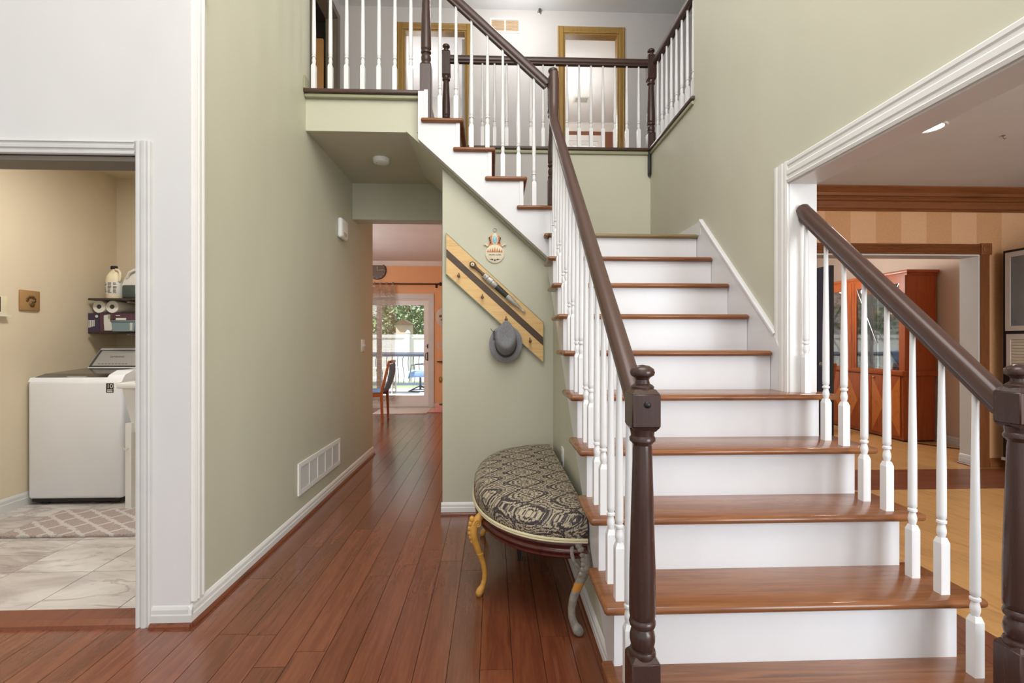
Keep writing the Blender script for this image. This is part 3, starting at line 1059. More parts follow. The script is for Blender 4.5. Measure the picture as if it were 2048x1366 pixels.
# grey-brown door casing on the left wall of the upper hall
t = thing('door_3', None, None, (-1.83, 5.48, F2)); struct(t, 'grey-brown casing of the dark doorway left of the landing')
m = MB(); m.box(-1.83, -1.812, 5.86, 5.94, F2, 5.07); m.build('casing_leg', 'grey_casing', t)
m = MB(); m.box(-1.83, -1.812, 5.02, 5.10, F2, 5.07); m.build('casing_leg', 'grey_casing', t)
m = MB(); m.box(-1.83, -1.812, 5.10, 5.86, 4.99, 5.07); m.build('casing_head', 'grey_casing', t)
m = MB(); m.box(-1.95, -1.83, 5.845, 5.86, F2, 4.99); m.box(-1.95, -1.83, 5.10, 5.115, F2, 4.99); m.box(-1.95, -1.83, 5.115, 5.845, 4.975, 4.99); m.build('jamb', 'grey_casing', t)
t = thing('open_door', 'tan door standing open in the dark doorway upstairs', 'door', (-2.0, 5.82, F2))
MB().box(-2.72, -1.965, 5.80, 5.838, F2 + 0.01, 4.72, 0.004).build('door_leaf', 'tan_door', t)
m = MB(); m.ball((-2.66, 5.77, 3.95), 0.028); m.build('door_knob', 'brass', t)
t = thing('open_door', 'white door standing ajar in the golden doorway behind the newel', 'door', (-0.345, 6.14, F2))
MB().box(-0.385, -0.347, 6.13, 6.86, F2 + 0.01, 4.95, 0.004).build('door_leaf', 'white_wall', t)
m = MB(); m.ball((-0.41, 6.80, 3.95), 0.028); m.build('door_knob', 'brass', t)
for z in (4.72, 3.95, 3.2):
    MB().box(-0.392, -0.385, 6.128, 6.15, z - .045, z + .045).build('hinge', 'brass', t)

# ---- kitchen shell
KY = 9.15
wall_with_holes('wall_kitchen_back', 'orange', 'x', -3.6, -0.2, KY, KY + 0.13, 0, C1, [(-3.02, -1.16, 0, 2.0)], 'orange back wall of the kitchen')
struct(box('wall_kitchen_left', (-3.7, -3.6, 4.82, KY + 0.13, 0, C1), 'orange'), 'orange left wall of the kitchen')
struct(box('wall_kitchen_right', (-0.3, -0.2, 5.4, KY, 0, C1), 'orange'), 'orange right wall of the kitchen')
struct(box('ceiling_kitchen', (-3.7, -0.2, 6.1, KY + 0.13, C1, C1 + 0.1), 'ceiling'), 'white kitchen ceiling')
m = MB(); m.prism([(KY, 2.60), (KY - .012, 2.60), (KY - .03, 2.62), (KY - .07, 2.67), (KY - .075, C1), (KY, C1)], 'x', -3.6, -0.3)
struct(m.build('trim_15', 'trim'), 'white crown moulding in the kitchen')
baseboard('baseboard_kitchen', 'baseboard under the orange kitchen wall', (-1.08, KY), (-0.3, KY), (0, -1), shoe=False, mat='taupe')

# ---- living and dining room shell
LB = 4.60
wall_with_holes('wall_living_back', 'wallpaper', 'x', XR + 0.11, 5.9, LB, LB + 0.19, 0, C1, [(2.25, 4.69, 0, 2.055)], 'peach striped wall of the living room')
struct(box('wall_living_right', (5.3, 5.4, -2.6, LB, 0, C1), 'wallpaper'), 'peach right wall of the living room')
w = MB(); w.box(XR + 0.11, 5.4, -2.6, LB + 0.19, C1, C1 + 0.03)
struct(w.build('ceiling_living', 'ceiling'), 'white living room ceiling')
w = MB(); w.box(1.6, 5.9, LB + 0.19, 9.0, C1, C1 + 0.03)
struct(w.build('ceiling_dining', 'ceiling'), 'white dining room ceiling')
wall_with_holes('wall_dining_back', 'taupe', 'x', 1.6, 5.9, 8.9, 9.0, 0, C1, [(2.0, 3.9, 0.5, 2.15)], 'taupe back wall of the dining room')
wn = thing('window_2', None, None, (2.95, 8.9, 0.5))
struct(wn, 'white framed dining room window')
m = MB()
m.box(1.93, 2.0, 8.88, 8.9, 0.43, 2.22); m.box(3.9, 3.97, 8.88, 8.9, 0.43, 2.22); m.box(2.0, 3.9, 8.88, 8.9, 2.15, 2.22); m.box(2.0, 3.9, 8.86, 8.9, 0.43, 0.5)
m.build('window_casing', 'trim', wn)
m = MB()
m.box(2.0, 2.05, 8.92, 8.97, 0.5, 2.15); m.box(3.85, 3.9, 8.92, 8.97, 0.5, 2.15); m.box(2.92, 2.98, 8.92, 8.97, 0.5, 2.15); m.box(2.05, 3.85, 8.92, 8.97, 2.1, 2.15); m.box(2.05, 3.85, 8.92, 8.97, 0.5, 0.55)
m.build('window_frame', 'trim', wn)
for (a, b) in ((2.05, 2.92), (2.98, 3.85)):
    MB().box(a, b, 8.94, 8.944, 0.55, 2.1).build('pane', 'glass', wn)
struct(box('wall_dining_right', (5.40, 5.5, LB + 0.19, 8.9, 0, C1), 'taupe'), 'taupe right wall of the dining room')
struct(box('wall_dining_left', (1.5, 1.6, LB + 0.19, 9.0, 0, C1), 'taupe'), 'taupe left wall of the dining room')
m = MB(); m.box(4.676, 4.69, LB, LB + 0.19, 0, 2.055); m.box(2.25, 2.264, LB, LB + 0.19, 0, 2.055); m.box(2.264, 4.676, LB, LB + 0.19, 2.041, 2.055)
struct(m.build('trim_16', 'pier'), 'pale reveal of the dining room opening')
baseboard('baseboard_pier', 'grey baseboard on the reveal of the dining opening', (4.676, LB - 0.0), (4.676, LB + 0.19), (-1, 0), shoe=True, mat='trim_grey', h=0.1)
baseboard('baseboard_dining', 'grey baseboard along the dining room wall', (5.40, LB + 0.19), (5.40, 5.78), (-1, 0), shoe=False, mat='trim_grey', h=0.1)
baseboard('baseboard_living', 'brown baseboard under the striped wall', (4.78, LB), (5.3, LB), (0, -1), shoe=False, mat='walnut_trim', h=0.09)
# brown crown of the living room
m = MB(); m.prism([(LB, 2.46), (LB - .02, 2.46), (LB - .032, 2.475), (LB - .014, 2.49), (LB - .014, 2.55), (LB - .036, 2.56), (LB - .044, 2.575), (LB - .026, 2.585), (LB - .026, 2.592), (LB - .044, 2.60), (LB - .05, 2.625), (LB - .095, C1 - .012), (LB - .095, C1), (LB, C1)], 'x', XR + 0.11, 5.3)
struct(m.build('trim_17', 'walnut_trim'), 'brown crown moulding over the striped wall')
m = MB(); m.box(XR + 0.11, XR + 0.135, 2.2, LB, 2.46, C1)
struct(m.build('trim_18', 'walnut_trim'), 'brown crown return at the left of the living room')
# reeded brown casing
t = thing('trim_19', None, None, (3.5, LB, 0)); struct(t, 'brown reeded casing of the dining room opening')
def reeds(n, wd):
    out = [(0, 0), (0, .012)]
    for i in range(n):
        a = (i + .12) / n * wd; b = (i + .5) / n * wd; c = (i + .88) / n * wd
        out += [(a, .012), (b, .020), (c, .012)]
    return out + [(wd, .012), (wd, 0)]
m = MB(); m.prism([(LB - b, 2.055 + a) for a, b in reeds(7, .098)], 'x', 2.25, 4.69); m.build('casing_head', 'walnut_trim', t)
m = MB(); m.prism([(4.69 + a, LB - b) for a, b in reeds(7, .085)], 'z', 0, 2.055); m.build('casing_leg', 'walnut_trim_z', t)
m = MB(); m.box(4.685, 4.79, LB - .026, LB, 2.05, 2.16, 0.003)
m.lathe([(.001, LB - .034), (.012, LB - .034), (.018, LB - .028), (.026, LB - .028), (.032, LB - .036), (.040, LB - .034), (.044, LB - .026)], (4.737, 0, 2.105), 20, 'y')
m.build('rosette', 'walnut_trim', t)

# ================================================================== THE STAIRCASE
st = thing('staircase', 'white staircase with walnut treads turning left at a landing', 'staircase', (0.95, 2.3, 0))
XRN = {k: 1.583 for k in range(1, 6)}
treads = {}
for k in range(1, 10):
    ya, yb = nose_y(k), nose_y(k + 1) + 0.062
    xr = 1.583 if k <= 5 else 1.399
    z = k * R_
    m = MB(); m.box(0.345, xr, ya, yb if k < 5 or k > 5 else yb, z - 0.027, z, 0.0125, 3)
    o = m.build('tread', 'tread', st)
for k in range(1, 11):
    y = nose_y(k) + 0.03
    xr = 1.50 if k <= 5 else 1.40
    MB().box(0.385, xr, y, y + 0.018, (k - 1) * R_, k * R_ - 0.026).build('riser', 'gloss_white', st)
    # narrow trim strip that closes the riser's end at the open side
    MB().box(0.380, 0.402, y - 0.004, y + 0.014, (k - 1) * R_, k * R_ - 0.026).build('riser_end', 'gloss_white', st)
# stringers (open side left, open side right, wall skirt)
sp = []
for k in range(1, 10):
    sp += [(nose_y(k) + 0.03, (k - 1) * R_), (nose_y(k) + 0.03, k * R_ - 0.026)]
sp += [(nose_y(10) + 0.05, 9 * R_ - .026), (nose_y(10) + 0.05, 10 * R_ - 0.03), (3.47, 10 * R_ - 0.03)]
lo = [(3.47, 0.861 * (3.47 - D0) - 0.405), (1.55, 0.861 * (1.55 - D0) - 0.405), (1.53, 0.0)]
def fan(m, top, low_y0, x0, x1, off):
    """stepped stringer, cut into one piece per step so that every polygon is convex"""
    for k in range(1, 11):
        ya, yb = nose_y(k) + 0.044, nose_y(k + 1) + 0.044
        if k == 10: yb = 3.50
        zt = k * R_ - 0.026
        za, zb = max(0, 0.861 * (ya - D0) - off), max(0, 0.861 * (yb - D0) - off)
        m.prism([(ya, za), (yb, zb), (yb, zt), (ya, zt)], 'x', x0, x1)
m = MB(); fan(m, None, 0, 0.392, 0.425, 0.405); m.build('stringer', 'gloss_white', st)
m = MB()
for k in range(1, 6):
    ya, yb = nose_y(k) + 0.03, nose_y(k + 1) + 0.03
    m.box(1.47, 1.50, ya + 0.018, min(yb + 0.018, 2.30), 0, k * R_ - 0.026)
m.build('stringer', 'gloss_white', st)
m = MB(); m.prism([(2.385, 0.972), (2.385, 1.19), (2.42, 1.25), (3.312, 2.035), (3.36, 2.035), (3.36, 1.70), (2.6, 0.972)], 'x', 1.402, 1.42)
o = m.build('wall_skirt', 'gloss_white', st)
m = MB(); m.sweep([(1.408, 2.42, 1.252), (1.408, 3.315, 2.038)], [(-.012, -.006), (.012, -.006), (.012, .010), (-.004, .012), (-.012, .006)], (1, 0, 0))
m.build('skirt_cap', 'gloss_white', st)
MB().box(1.40, 1.42, 3.30, 4.40, 1.94, 2.03).build('landing_base', 'gloss_white', st)
# landing
m = MB(); m.box(0.36, 1.40, nose_y(10), nose_y(10) + 0.12, 1.95 - 0.027, 1.95, 0.0125, 3); m.build('landing_nosing', 'tread_olive', st)
MB().box(0.42, 1.42, nose_y(10) + 0.1, 4.42, 1.90, 1.948).build('landing_boards', 'tread', st)
m = MB(); m.box(0.345, 0.40, nose_y(10), nose_y(10) + 0.10, 1.95 - 0.027, 1.95, 0.0125, 3); m.build('nosing_return', 'tread', st)
# upper flight
YU0, YU1 = 3.356, 4.415
for k in range(1, 5):
    xa = 0.377 - 0.2165 * k
    z = (10 + k) * R_
    m = MB(); m.box(xa, xa + 0.289, YU0, YU1, z - 0.027, z, 0.0125, 3); m.build('tread', 'tread', st)
for k in range(1, 6):
    xn = 0.666 - 0.2165 * k - 0.03
    zt = (10 + k) * R_ - 0.026 if k < 5 else F2 - 0.024
    MB().box(xn - 0.018, xn, YU0 + 0.03, YU1, (9 + k) * R_, zt).build('riser', 'tread', st)
    MB().box(xn - 0.022, xn + 0.004, YU0 + 0.022, YU0 + 0.042, (9 + k) * R_, zt).build('riser_end', 'gloss_white', st)
m = MB()
for k in range(1, 6):
    xr = 0.666 - 0.2165 * k - 0.03
    xl = xr - 0.2165
    if k == 5: xl = -0.51
    zt = (10 + k) * R_ - 0.026 if k < 5 else F2 - 0.03
    m.prism([(xl, under(xl)), (xr, under(xr)), (xr, zt), (xl, zt)], 'y', YU0 + 0.03, YU0 + 0.125)
m.prism([(0.4195, under(0.4195)), (0.46, under(0.46)), (0.46, 1.92), (0.4195, 1.92)], 'y', YU0 + 0.03, YU0 + 0.11)
m.build('stringer', 'gloss_white', st)

# ---- balustrades
RAILP = [(-.019, -.036), (-.019, -.024), (-.026, -.018), (-.030, -.006), (-.030, .010), (-.025, .022), (-.013, .030), (0, .032), (.013, .030), (.025, .022), (.030, .010), (.030, -.006), (.026, -.018), (.019, -.024), (.019, -.036)]
BAL = {}


def baluster(par, x, y, z0, z1):
    h = round(z1 - z0, 3)
    if h not in BAL:
        m = MB()
        a = 0.0150
        m.box(-a, a, -a, a, 0, 0.166)
        # chamfered shoulders
        vs = [(-a, -a, .166), (a, -a, .166), (a, a, .166), (-a, a, .166)] + [(-.0098, -.0098, .183), (.0098, -.0098, .183), (.0098, .0098, .183), (-.0098, .0098, .183)]
        m.add(vs, [(0, 1, 5, 4), (1, 2, 6, 5), (2, 3, 7, 6), (3, 0, 4, 7), (4, 5, 6, 7)])
        m.lathe([(.010, .178), (.0105, .186), (.0135, .198), (.0138, .206), (.012, .216), (.0098, .224), (.0098, .227), (.0142, .230), (.0148, .234), (.0142, .238), (.0105, .241), (.0105, .243), (.0136, .247), (.0138, .26), (.0136, .26 + .25 * (h - .26)), (.0095, .26 + .75 * (h - .26)), (.0082, h)], (0, 0, 0), 12)
        BAL[h] = m.build('baluster', 'baluster', par)
        BAL[h].location = (x, y, z0)
        return BAL[h]
    return copy_to(BAL[h], (x, y, z0), par)


def newel(par, x, y, z0, zb, zs, zt, a=0.0385, cap=True, drop=0.0):
    m = MB()
    def block(za, zc, ta, tc):
        nonlocal m
        # square block with arched (chamfered) ends
        z_a, z_c = za + (0.012 if ta else 0), zc - (0.012 if tc else 0)
        m.box(x - a, x + a, y - a, y + a, z_a, z_c, 0.003, 1)
        for end, on in ((z_c, tc), (z_a, ta)):
            if on:
                s_ = 1 if end == z_c else -1
                b = a * .72
                vs = [(x - a + .002, y - a + .002, end), (x + a - .002, y - a + .002, end), (x + a - .002, y + a - .002, end), (x - a + .002, y + a - .002, end),
                      (x - b, y - b, end + s_ * .012), (x + b, y - b, end + s_ * .012), (x + b, y + b, end + s_ * .012), (x - b, y + b, end + s_ * .012)]
                fs = [(0, 1, 5, 4), (1, 2, 6, 5), (2, 3, 7, 6), (3, 0, 4, 7), (4, 5, 6, 7)]
                if s_ < 0: fs = [tuple(reversed(f)) for f in fs]
                m.add(vs, fs)
    block(z0 - drop, zb, False, True)
    m.build('newel_base', 'newel', par)
    m = MB()
    block(zs, zt, True, True)
    m.build('newel_block', 'newel', par)
    q = MB()
    L = zs - zb
    pr_ = [(.030, -.014), (.0355, -.006), (.036, .004), (.0335, .010), (.027, .012), (.031, .020), (.034, .034), (.034, .046), (.031, .060), (.026, .068), (.0265, .070), (.034, .074), (.036, .082), (.034, .090), (.030, .094), (.0345, .100), (.0355, .112),
           (.035, .12 + .25 * (L - .19)), (.031, .12 + .6 * (L - .19)), (.026, L - .055), (.0245, L - .040), (.029, L - .034), (.0345, L - .028), (.035, L - .020), (.031, L - .014), (.0315, L - .008), (.034, L + .004)]
    q.lathe([(r, zb + h) for r, h in pr_], (x, y, 0), 24)
    q.build('newel_shaft', 'newel', par)
    if cap:
        q = MB()
        q.lathe([(.030, zt - .004), (.031, zt + .006), (.027, zt + .010), (.020, zt + .014), (.0175, zt + .024), (.021, zt + .030), (.031, zt + .036), (.0335, zt + .044), (.030, zt + .054), (.018, zt + .062), (.001, zt + .065)], (x, y, 0), 24)
        q.build('newel_cap', 'newel', par)


def bolt(par, x, y, z):
    m = MB(); m.lathe([(.009, y), (.009, y - .003), (.006, y - .006), (.001, y - .007)], (x, 0, z), 12, 'y'); m.build('bolt', 'black', par)


RS = R_ / T_
def rail_c(y): return RS * (y - D0) + 0.772       # rail centre line over the lower flight
# left balustrade of the lower flight
b1 = thing('balustrade', 'dark handrail with white balusters on the left of the lower flight', 'railing', (0.404, 2.3, 0))
XB = 0.404
newel(b1, XB + 0.002, 1.333, 0.195, 0.372, 0.975, 1.088, 0.0385)
bolt(b1, XB + 0.004, 1.2945, 1.048)
m = MB(); m.sweep([(XB, 1.368, rail_c(1.368)), (XB, 3.26, rail_c(3.26)), (XB + .003, 3.305, rail_c(3.305) + .03), (XB + .006, 3.325, rail_c(3.325) + .09), (XB + .006, 3.328, 3.03)], RAILP, (1, 0, 0)); m.build('handrail', 'rail', b1)
baluster(b1, XB, nose_y(1) + 0.169, R_, rail_c(nose_y(1) + .169) - .028)
for k in range(2, 10):
    for dy_ in (0.056, 0.169):
        y = nose_y(k) + dy_
        baluster(b1, XB, y, k * R_, rail_c(y) - .028)
# right balustrade
b2 = thing('balustrade', 'dark handrail with white balusters on the right of the lower flight', 'railing', (1.474, 1.8, 0))
XB2 = 1.474
newel(b2, XB2, 1.333, 0.195, 0.372, 0.975, 1.088, 0.0385)
m = MB(); m.sweep([(XB2, 1.368, rail_c(1.368)), (XB2, 2.292, rail_c(2.292)), (XB2, 2.306, rail_c(2.306) + .002)], RAILP, (1, 0, 0)); m.build('handrail', 'rail', b2)
m = MB(); m.lathe([(.008, 2.26), (.008, 2.255), (.005, 2.251), (.001, 2.25)], (XB2, 0, rail_c(2.26) + .03), 10, 'y'); m.build('bolt', 'black', b2)
baluster(b2, XB2, nose_y(1) + 0.169, R_, rail_c(nose_y(1) + .169) - .028)
for k in range(2, 6):
    for dy_ in ((0.056, 0.169) if k < 5 else (0.082,)):
        y = nose_y(k) + dy_
        baluster(b2, XB2, y, k * R_, rail_c(y) - .028)
# upper flight balustrade with the landing newel and the top newel
b3 = thing('balustrade', 'dark handrail with white balusters beside the short upper flight', 'railing', (0.0, 3.43, 1.95))
YB = 3.432
newel(b3, 0.412, 3.398, 2.145, 2.345, 2.79, 3.035, 0.036)
newel(b3, -0.463, 3.44, 2.73, 3.13, 3.66, 3.83, 0.0385)
def rail_u(x): return 3.003 - SU * (x - 0.377)
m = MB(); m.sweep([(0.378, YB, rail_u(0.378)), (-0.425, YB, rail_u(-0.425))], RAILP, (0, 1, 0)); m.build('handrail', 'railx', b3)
for (x, k) in ((-0.366, 4), (-0.256, 4), (-0.149, 3), (-0.039, 3), (0.067, 2), (0.176, 2), (0.284, 1)):
    baluster(b3, x, YB, (10 + k) * R_, rail_u(x) - .028)
# landing balustrade above the overhang
b4 = thing('balustrade', 'white balusters on the dark edge of the upper landing, left', 'railing', (-0.9, 3.48, F2))
YO = 3.478
for x in (-1.24, -1.127, -1.016, -0.905, -0.794, -0.684, -0.574):
    baluster(b4, x, YO, F2 + 0.004, 3.80)
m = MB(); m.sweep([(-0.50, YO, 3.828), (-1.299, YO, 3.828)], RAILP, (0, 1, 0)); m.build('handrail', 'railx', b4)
MB().box(-1.299, -1.287, 3.44, 3.52, F2 + .004, F2 + .09).build('wall_block', 'greygreen', b4)
# back balustrade
b5 = thing('balustrade', 'level dark handrail with white balusters behind the stairwell', 'railing', (0.5, 4.43, F2))
YK = 4.43
newel(b5, -0.418, YK, F2 + 0.0, 3.13, 3.57, 3.80, 0.0385)
newel(b5, 1.428, YK, F2 + 0.0, 3.10, 3.57, 3.80, 0.0385)
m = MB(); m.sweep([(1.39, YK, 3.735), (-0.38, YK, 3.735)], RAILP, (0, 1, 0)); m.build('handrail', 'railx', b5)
xb = 1.315
while xb > -0.35:
    baluster(b5, xb, YK, F2 + 0.004, 3.712)
    xb -= 0.1085
m = MB(); m.box(1.392, 1.418, 4.385, 4.419, 2.72, F2 - .026, 0.004); m.prism([(1.392, 2.72), (1.405, 2.695), (1.418, 2.72)], 'y', 4.388, 4.416); m.build('newel_drop', 'black', b5)
# right balcony balustrade
b6 = thing('balustrade', 'dark handrail with white balusters on the right balcony wall', 'railing', (1.46, 3.95, F2))
XK = 1.462
m = MB(); m.sweep([(XK, 4.392, 3.735), (XK, 3.45, 3.735)], RAILP, (1, 0, 0)); m.build('handrail', 'rail', b6)
for y in (4.345, 4.232, 4.12, 4.008, 3.896, 3.784, 3.672, 3.56, 3.475):
    baluster(b6, XK, y, F2 + 0.002, 3.712)

# ================================================================== OBJECTS IN THE HALL
# ---- half-moon bench against the stair side
bn = thing('half_moon_bench', 'half-moon bench with black and beige damask seat beside the stairs', 'bench', (0.15, 2.72, 0))
BX, BY, AX, AY = 0.384, 2.735, 0.485, 0.735


def half_moon(n=44, k=1.0):
    pts, nr = [], []
    for i in range(n + 1):
        a = -PI / 2 + PI * i / n
        ex = 0.86
        c, s_ = math.cos(a), math.sin(a)
        px, py = abs(c) ** ex, math.copysign(abs(s_) ** ex, s_)
        pts.append((BX - AX * px * k, BY + AY * py * k))
        v = Vector((-c / AX, s_ / AY)).normalized()
        nr.append((v.x, v.y))
    return pts, nr


def loft(prof, pts, nr, captop=True, capbot=True):
    m = MB()
    n = len(pts)
    vs, fs = [], []
    for off, z in prof:
        for (p, q) in zip(pts, nr):
            x = min(p[0] + q[0] * off, BX + 0.004)
            vs.append((x, p[1] + q[1] * off, z))
    for i in range(len(prof) - 1):
        for k in range(n):
            a, b = i * n + k, i * n + (k + 1) % n
            fs.append((a, a + n, b + n, b))
    if captop: fs.append(tuple(range((len(prof) - 1) * n, len(prof) * n)))
    if capbot: fs.append(tuple(reversed(range(n))))
    m.add(vs, fs, True)
    return m


P0, N0 = half_moon()
# upholstered top: side wall, rounded shoulder, then a shallow dome
m = loft([(-.004, .405), (.0, .415), (.004, .44), (.002, .462), (-.008, .482), (-.028, .497), (-.07, .508), (-.14, .516), (-.22, .520)], P0, N0, True, True)
cush = m.build('seat_cushion', 'damask', bn)
bm = bmesh.new(); bm.from_mesh(cush.data); bmesh.ops.recalc_face_normals(bm, faces=bm.faces[:]); bm.to_mesh(cush.data); bm.free()
for z in (.402, .411):
    m = MB(); m.tube([(p[0] + q[0] * .006, p[1] + q[1] * .006, z) for p, q in zip(P0, N0)], .0055, 6); m.build('cord_piping', 'piping', cush)
m = loft([(-.03, .325), (-.012, .327), (-.004, .334), (-.004, .340), (-.012, .345), (-.004, .350), (.0, .358), (-.004, .366), (-.012, .371), (-.006, .376), (.0, .386), (-.004, .398), (-.02, .404)], P0, N0)
ap = m.build('apron', 'mahogany', bn)
bm = bmesh.new(); bm.from_mesh(ap.data); bmesh.ops.recalc_face_normals(bm, faces=bm.faces[:]); bm.to_mesh(ap.data); bm.free()


def cabriole(x, y, ox, oy, mat, label=None, fat=1.0):
    """S-shaped leg; (ox, oy) points outwards"""
    key = [(-.004, .405, .014), (.006, .385, .019), (.026, .362, .022), (.042, .335, .022), (.046, .305, .020), (.038, .270, .018), (.024, .232, .016), (.008, .192, .0145), (-.006, .150, .0135), (-.013, .110, .0125), (-.012, .075, .0125), (-.002, .045, .0135), (.010, .026, .018), (.016, .014, .018), (.014, .002, .012)]
    pts, rad = [], []
    K = 3
    for i in range(len(key) - 1):
        for j in range(K):
            t_ = j / K
            a, b = key[i], key[i + 1]
            t2 = t_
            pts.append((x + ox * (a[0] + (b[0] - a[0]) * t2), y + oy * (a[0] + (b[0] - a[0]) * t2), a[1] + (b[1] - a[1]) * t2))
            rad.append((a[2] + (b[2] - a[2]) * t2) * fat)
    a = key[-1]
    pts.append((x + ox * a[0], y + oy * a[0], a[1])); rad.append(a[2])
    m = MB(); m.tube(pts, rad, 10)
    leg = m.build('leg', mat, bn)
    if label: leg['label'] = label
    tx, ty = -oy, ox
    # acanthus carving on the knee
    m = MB()
    for i in range(6):
        t_ = i / 5
        m.ball((x + ox * (.052 + .012 * math.sin(t_ * PI)), y + oy * (.052 + .012 * math.sin(t_ * PI)), .372 - .105 * t_), .0125 - .004 * t_, 1, 1, 1.3, 8)
    m.build('leaf_carving', mat, leg)
    m = MB()
    sc = []
    for i in range(22):
        t_ = i / 21
        rr = .020 * (1 - .75 * t_)
        aa = t_ * 3.4 * PI
        sc.append((x + ox * (.030 + rr * math.cos(aa)) + tx * .019, y + oy * (.030 + rr * math.cos(aa)) + ty * .019, .352 + rr * math.sin(aa)))
    m.tube(sc, .0042, 6); m.build('scroll', mat, leg)
    m = MB()
    sc = []
    for i in range(18):
        t_ = i / 17
        rr = .016 * (1 - .7 * t_)
        aa = PI / 2 + t_ * 3.0 * PI
        sc.append((x + ox * (.012 + rr * math.cos(aa)) + tx * .010, y + oy * (.012 + rr * math.cos(aa)) + ty * .010, .026 + rr * math.sin(aa)))
    m.tube(sc, .0038, 6); m.build('scroll', mat, leg)
    if mat == 'greyleg':
        m = MB()
        for i in range(7):
            t_ = i / 6
            m.ball((x + .010 + .022 * math.sin(t_ * 2.6), y - .030 + .004 * t_, .388 - .125 * t_), .0165 - .007 * t_, 1.1, .8, 1.2, 8)
        m.tube([(x - .012, y - .026, .392), (x - .018, y - .030, .36), (x - .012, y - .030, .325), (x + .006, y - .026, .30), (x + .020, y - .022, .275)], [.008, .009, .008, .007, .005], 8)
        m.build('leaf_carving', mat, leg)
    # beaded cuff half-way down
    m = MB(); m.lathe([(.012, .196), (.0175, .200), (.0175, .206), (.012, .210)], (x + ox * .012, y + oy * .012, 0), 10); m.build('cuff', mat, leg)
    return leg


cabriole(-0.052, 2.375, -.93, -.36, 'gilt', 'golden yellow carved leg')
cabriole(-0.052, 3.095, -.93, .36, 'gilt', 'golden yellow carved leg')
cabriole(0.338, 2.040, 1.0, -.28, 'greyleg', 'silver-grey carved leg with an orange worn patch', 1.25)
cabriole(0.338, 3.43, 1.0, .28, 'greyleg', None, 1.25)
m = MB(); m.prism([(.12, .33), (.17, .33), (.155, 0), (.135, 0)], 'y', 2.74, 2.78); m.build('leg', 'espresso', bn)

# ---- hanging rack
rk = thing('wall_rack', 'slanted maple coat rack with a dark stripe under the stairs', 'coat rack', (0.012, 3.48, 1.06))
rx0, rx1, zl0, zl1, zr0, zr1 = -0.326, 0.351, 1.684, 1.974, 1.067, 1.356
def rk_strip(a, b, y0, y1):
    fa = lambda t: (zl1 + (zl0 - zl1) * t, zr1 + (zr0 - zr1) * t)
    return [(rx0, fa(b)[0]), (rx1, fa(b)[1]), (rx1, fa(a)[1]), (rx0, fa(a)[0])]
m = MB(); m.prism(rk_strip(0.02, 0.385, 0, 0), 'y', 3.468, 3.484); m.build('board', 'maple', rk)
m = MB(); m.prism(rk_strip(0.385, 0.585, 0, 0), 'y', 3.466, 3.484); m.build('dark_stripe', 'wenge', rk)
m = MB(); m.prism(rk_strip(0.585, 0.975, 0, 0), 'y', 3.468, 3.484); m.build('board', 'maple', rk)
m = MB(); m.prism(rk_strip(0.975, 1.0, 0, 0), 'y', 3.466, 3.50); m.prism(rk_strip(0.0, 0.02, 0, 0), 'y', 3.466, 3.50); m.prism([(rx0 - .004, zl0), (rx0, zl0), (rx0, zl1), (rx0 - .004, zl1)], 'y', 3.468, 3.50); m.prism([(rx1, zr0), (rx1 + .004, zr0), (rx1 + .004, zr1), (rx1, zr1)], 'y', 3.468, 3.50)
m.build('edge_band', 'greygreen', rk)
for (px, pz) in ((-0.238, 1.668), (-0.075, 1.521), (0.257, 1.218), (0.090, 1.367)):
    m = MB(); m.lathe([(.006, 3.468), (.006, 3.44), (.010, 3.432), (.0115, 3.424), (.008, 3.418), (.001, 3.416)], (px, 0, pz), 10, 'y'); m.build('peg', 'pegwood', rk)
    m = MB(); m.box(px - .003, px + .003, 3.452, 3.468, pz, pz + .026); m.build('peg_pin', 'pegwood', rk)

# ---- dagger in its scabbard
A, B = Vector((-0.153, 3.444, 1.759)), Vector((0.222, 3.444, 1.417))
dgr = thing('dagger', 'sheathed dagger with silver fittings lying along the maple rack', 'dagger', (0.03, 3.444, 1.41))
du = (B - A).normalized(); LN = (B - A).length
def dpart(name, mat, secs, fl=.55):
    """flattened sweep along the dagger: secs (t along, half width)"""
    m = MB()
    up = Vector((0, -1, 0)); sd = du.cross(up).normalized()
    vs, fs, n = [], [], 10
    for t_, r in secs:
        p = A + du * (LN * t_)
        for k in range(n):
            a = 2 * PI * k / n
            vs.append(p + sd * math.cos(a) * r + up * math.sin(a) * r * fl)
    for i in range(len(secs) - 1):
        for k in range(n):
            a, b = i * n + k, i * n + (k + 1) % n
            fs.append((a, b, b + n, a + n))
    fs += [tuple(reversed(range(n))), tuple(range((len(secs) - 1) * n, len(secs) * n))]
    m.add(vs, fs, True)
    o = m.build(name, mat, dgr)
    bm = bmesh.new(); bm.from_mesh(o.data); bmesh.ops.recalc_face_normals(bm, faces=bm.faces[:]); bm.to_mesh(o.data); bm.free()
    return o
dpart('grip', 'horn', [(-.02, .004), (0, .018), (.03, .022), (.06, .018), (.09, .0105), (.2, .0105), (.235, .014), (.25, .018)])
dpart('collar', 'pewter', [(.235, .018), (.24, .024), (.30, .024), (.305, .020), (.325, .026), (.38, .026), (.385, .021), (.40, .024), (.455, .024), (.47, .018)], .7)
dpart('scabbard', 'leather', [(.45, .020), (.56, .0195), (.70, .018)])
dpart('chape', 'pewter', [(.665, .019), (.70, .0205), (.76, .0195), (.84, .014), (.92, .007), (.95, .0055), (.955, .008), (.985, .008), (1.01, .002)])
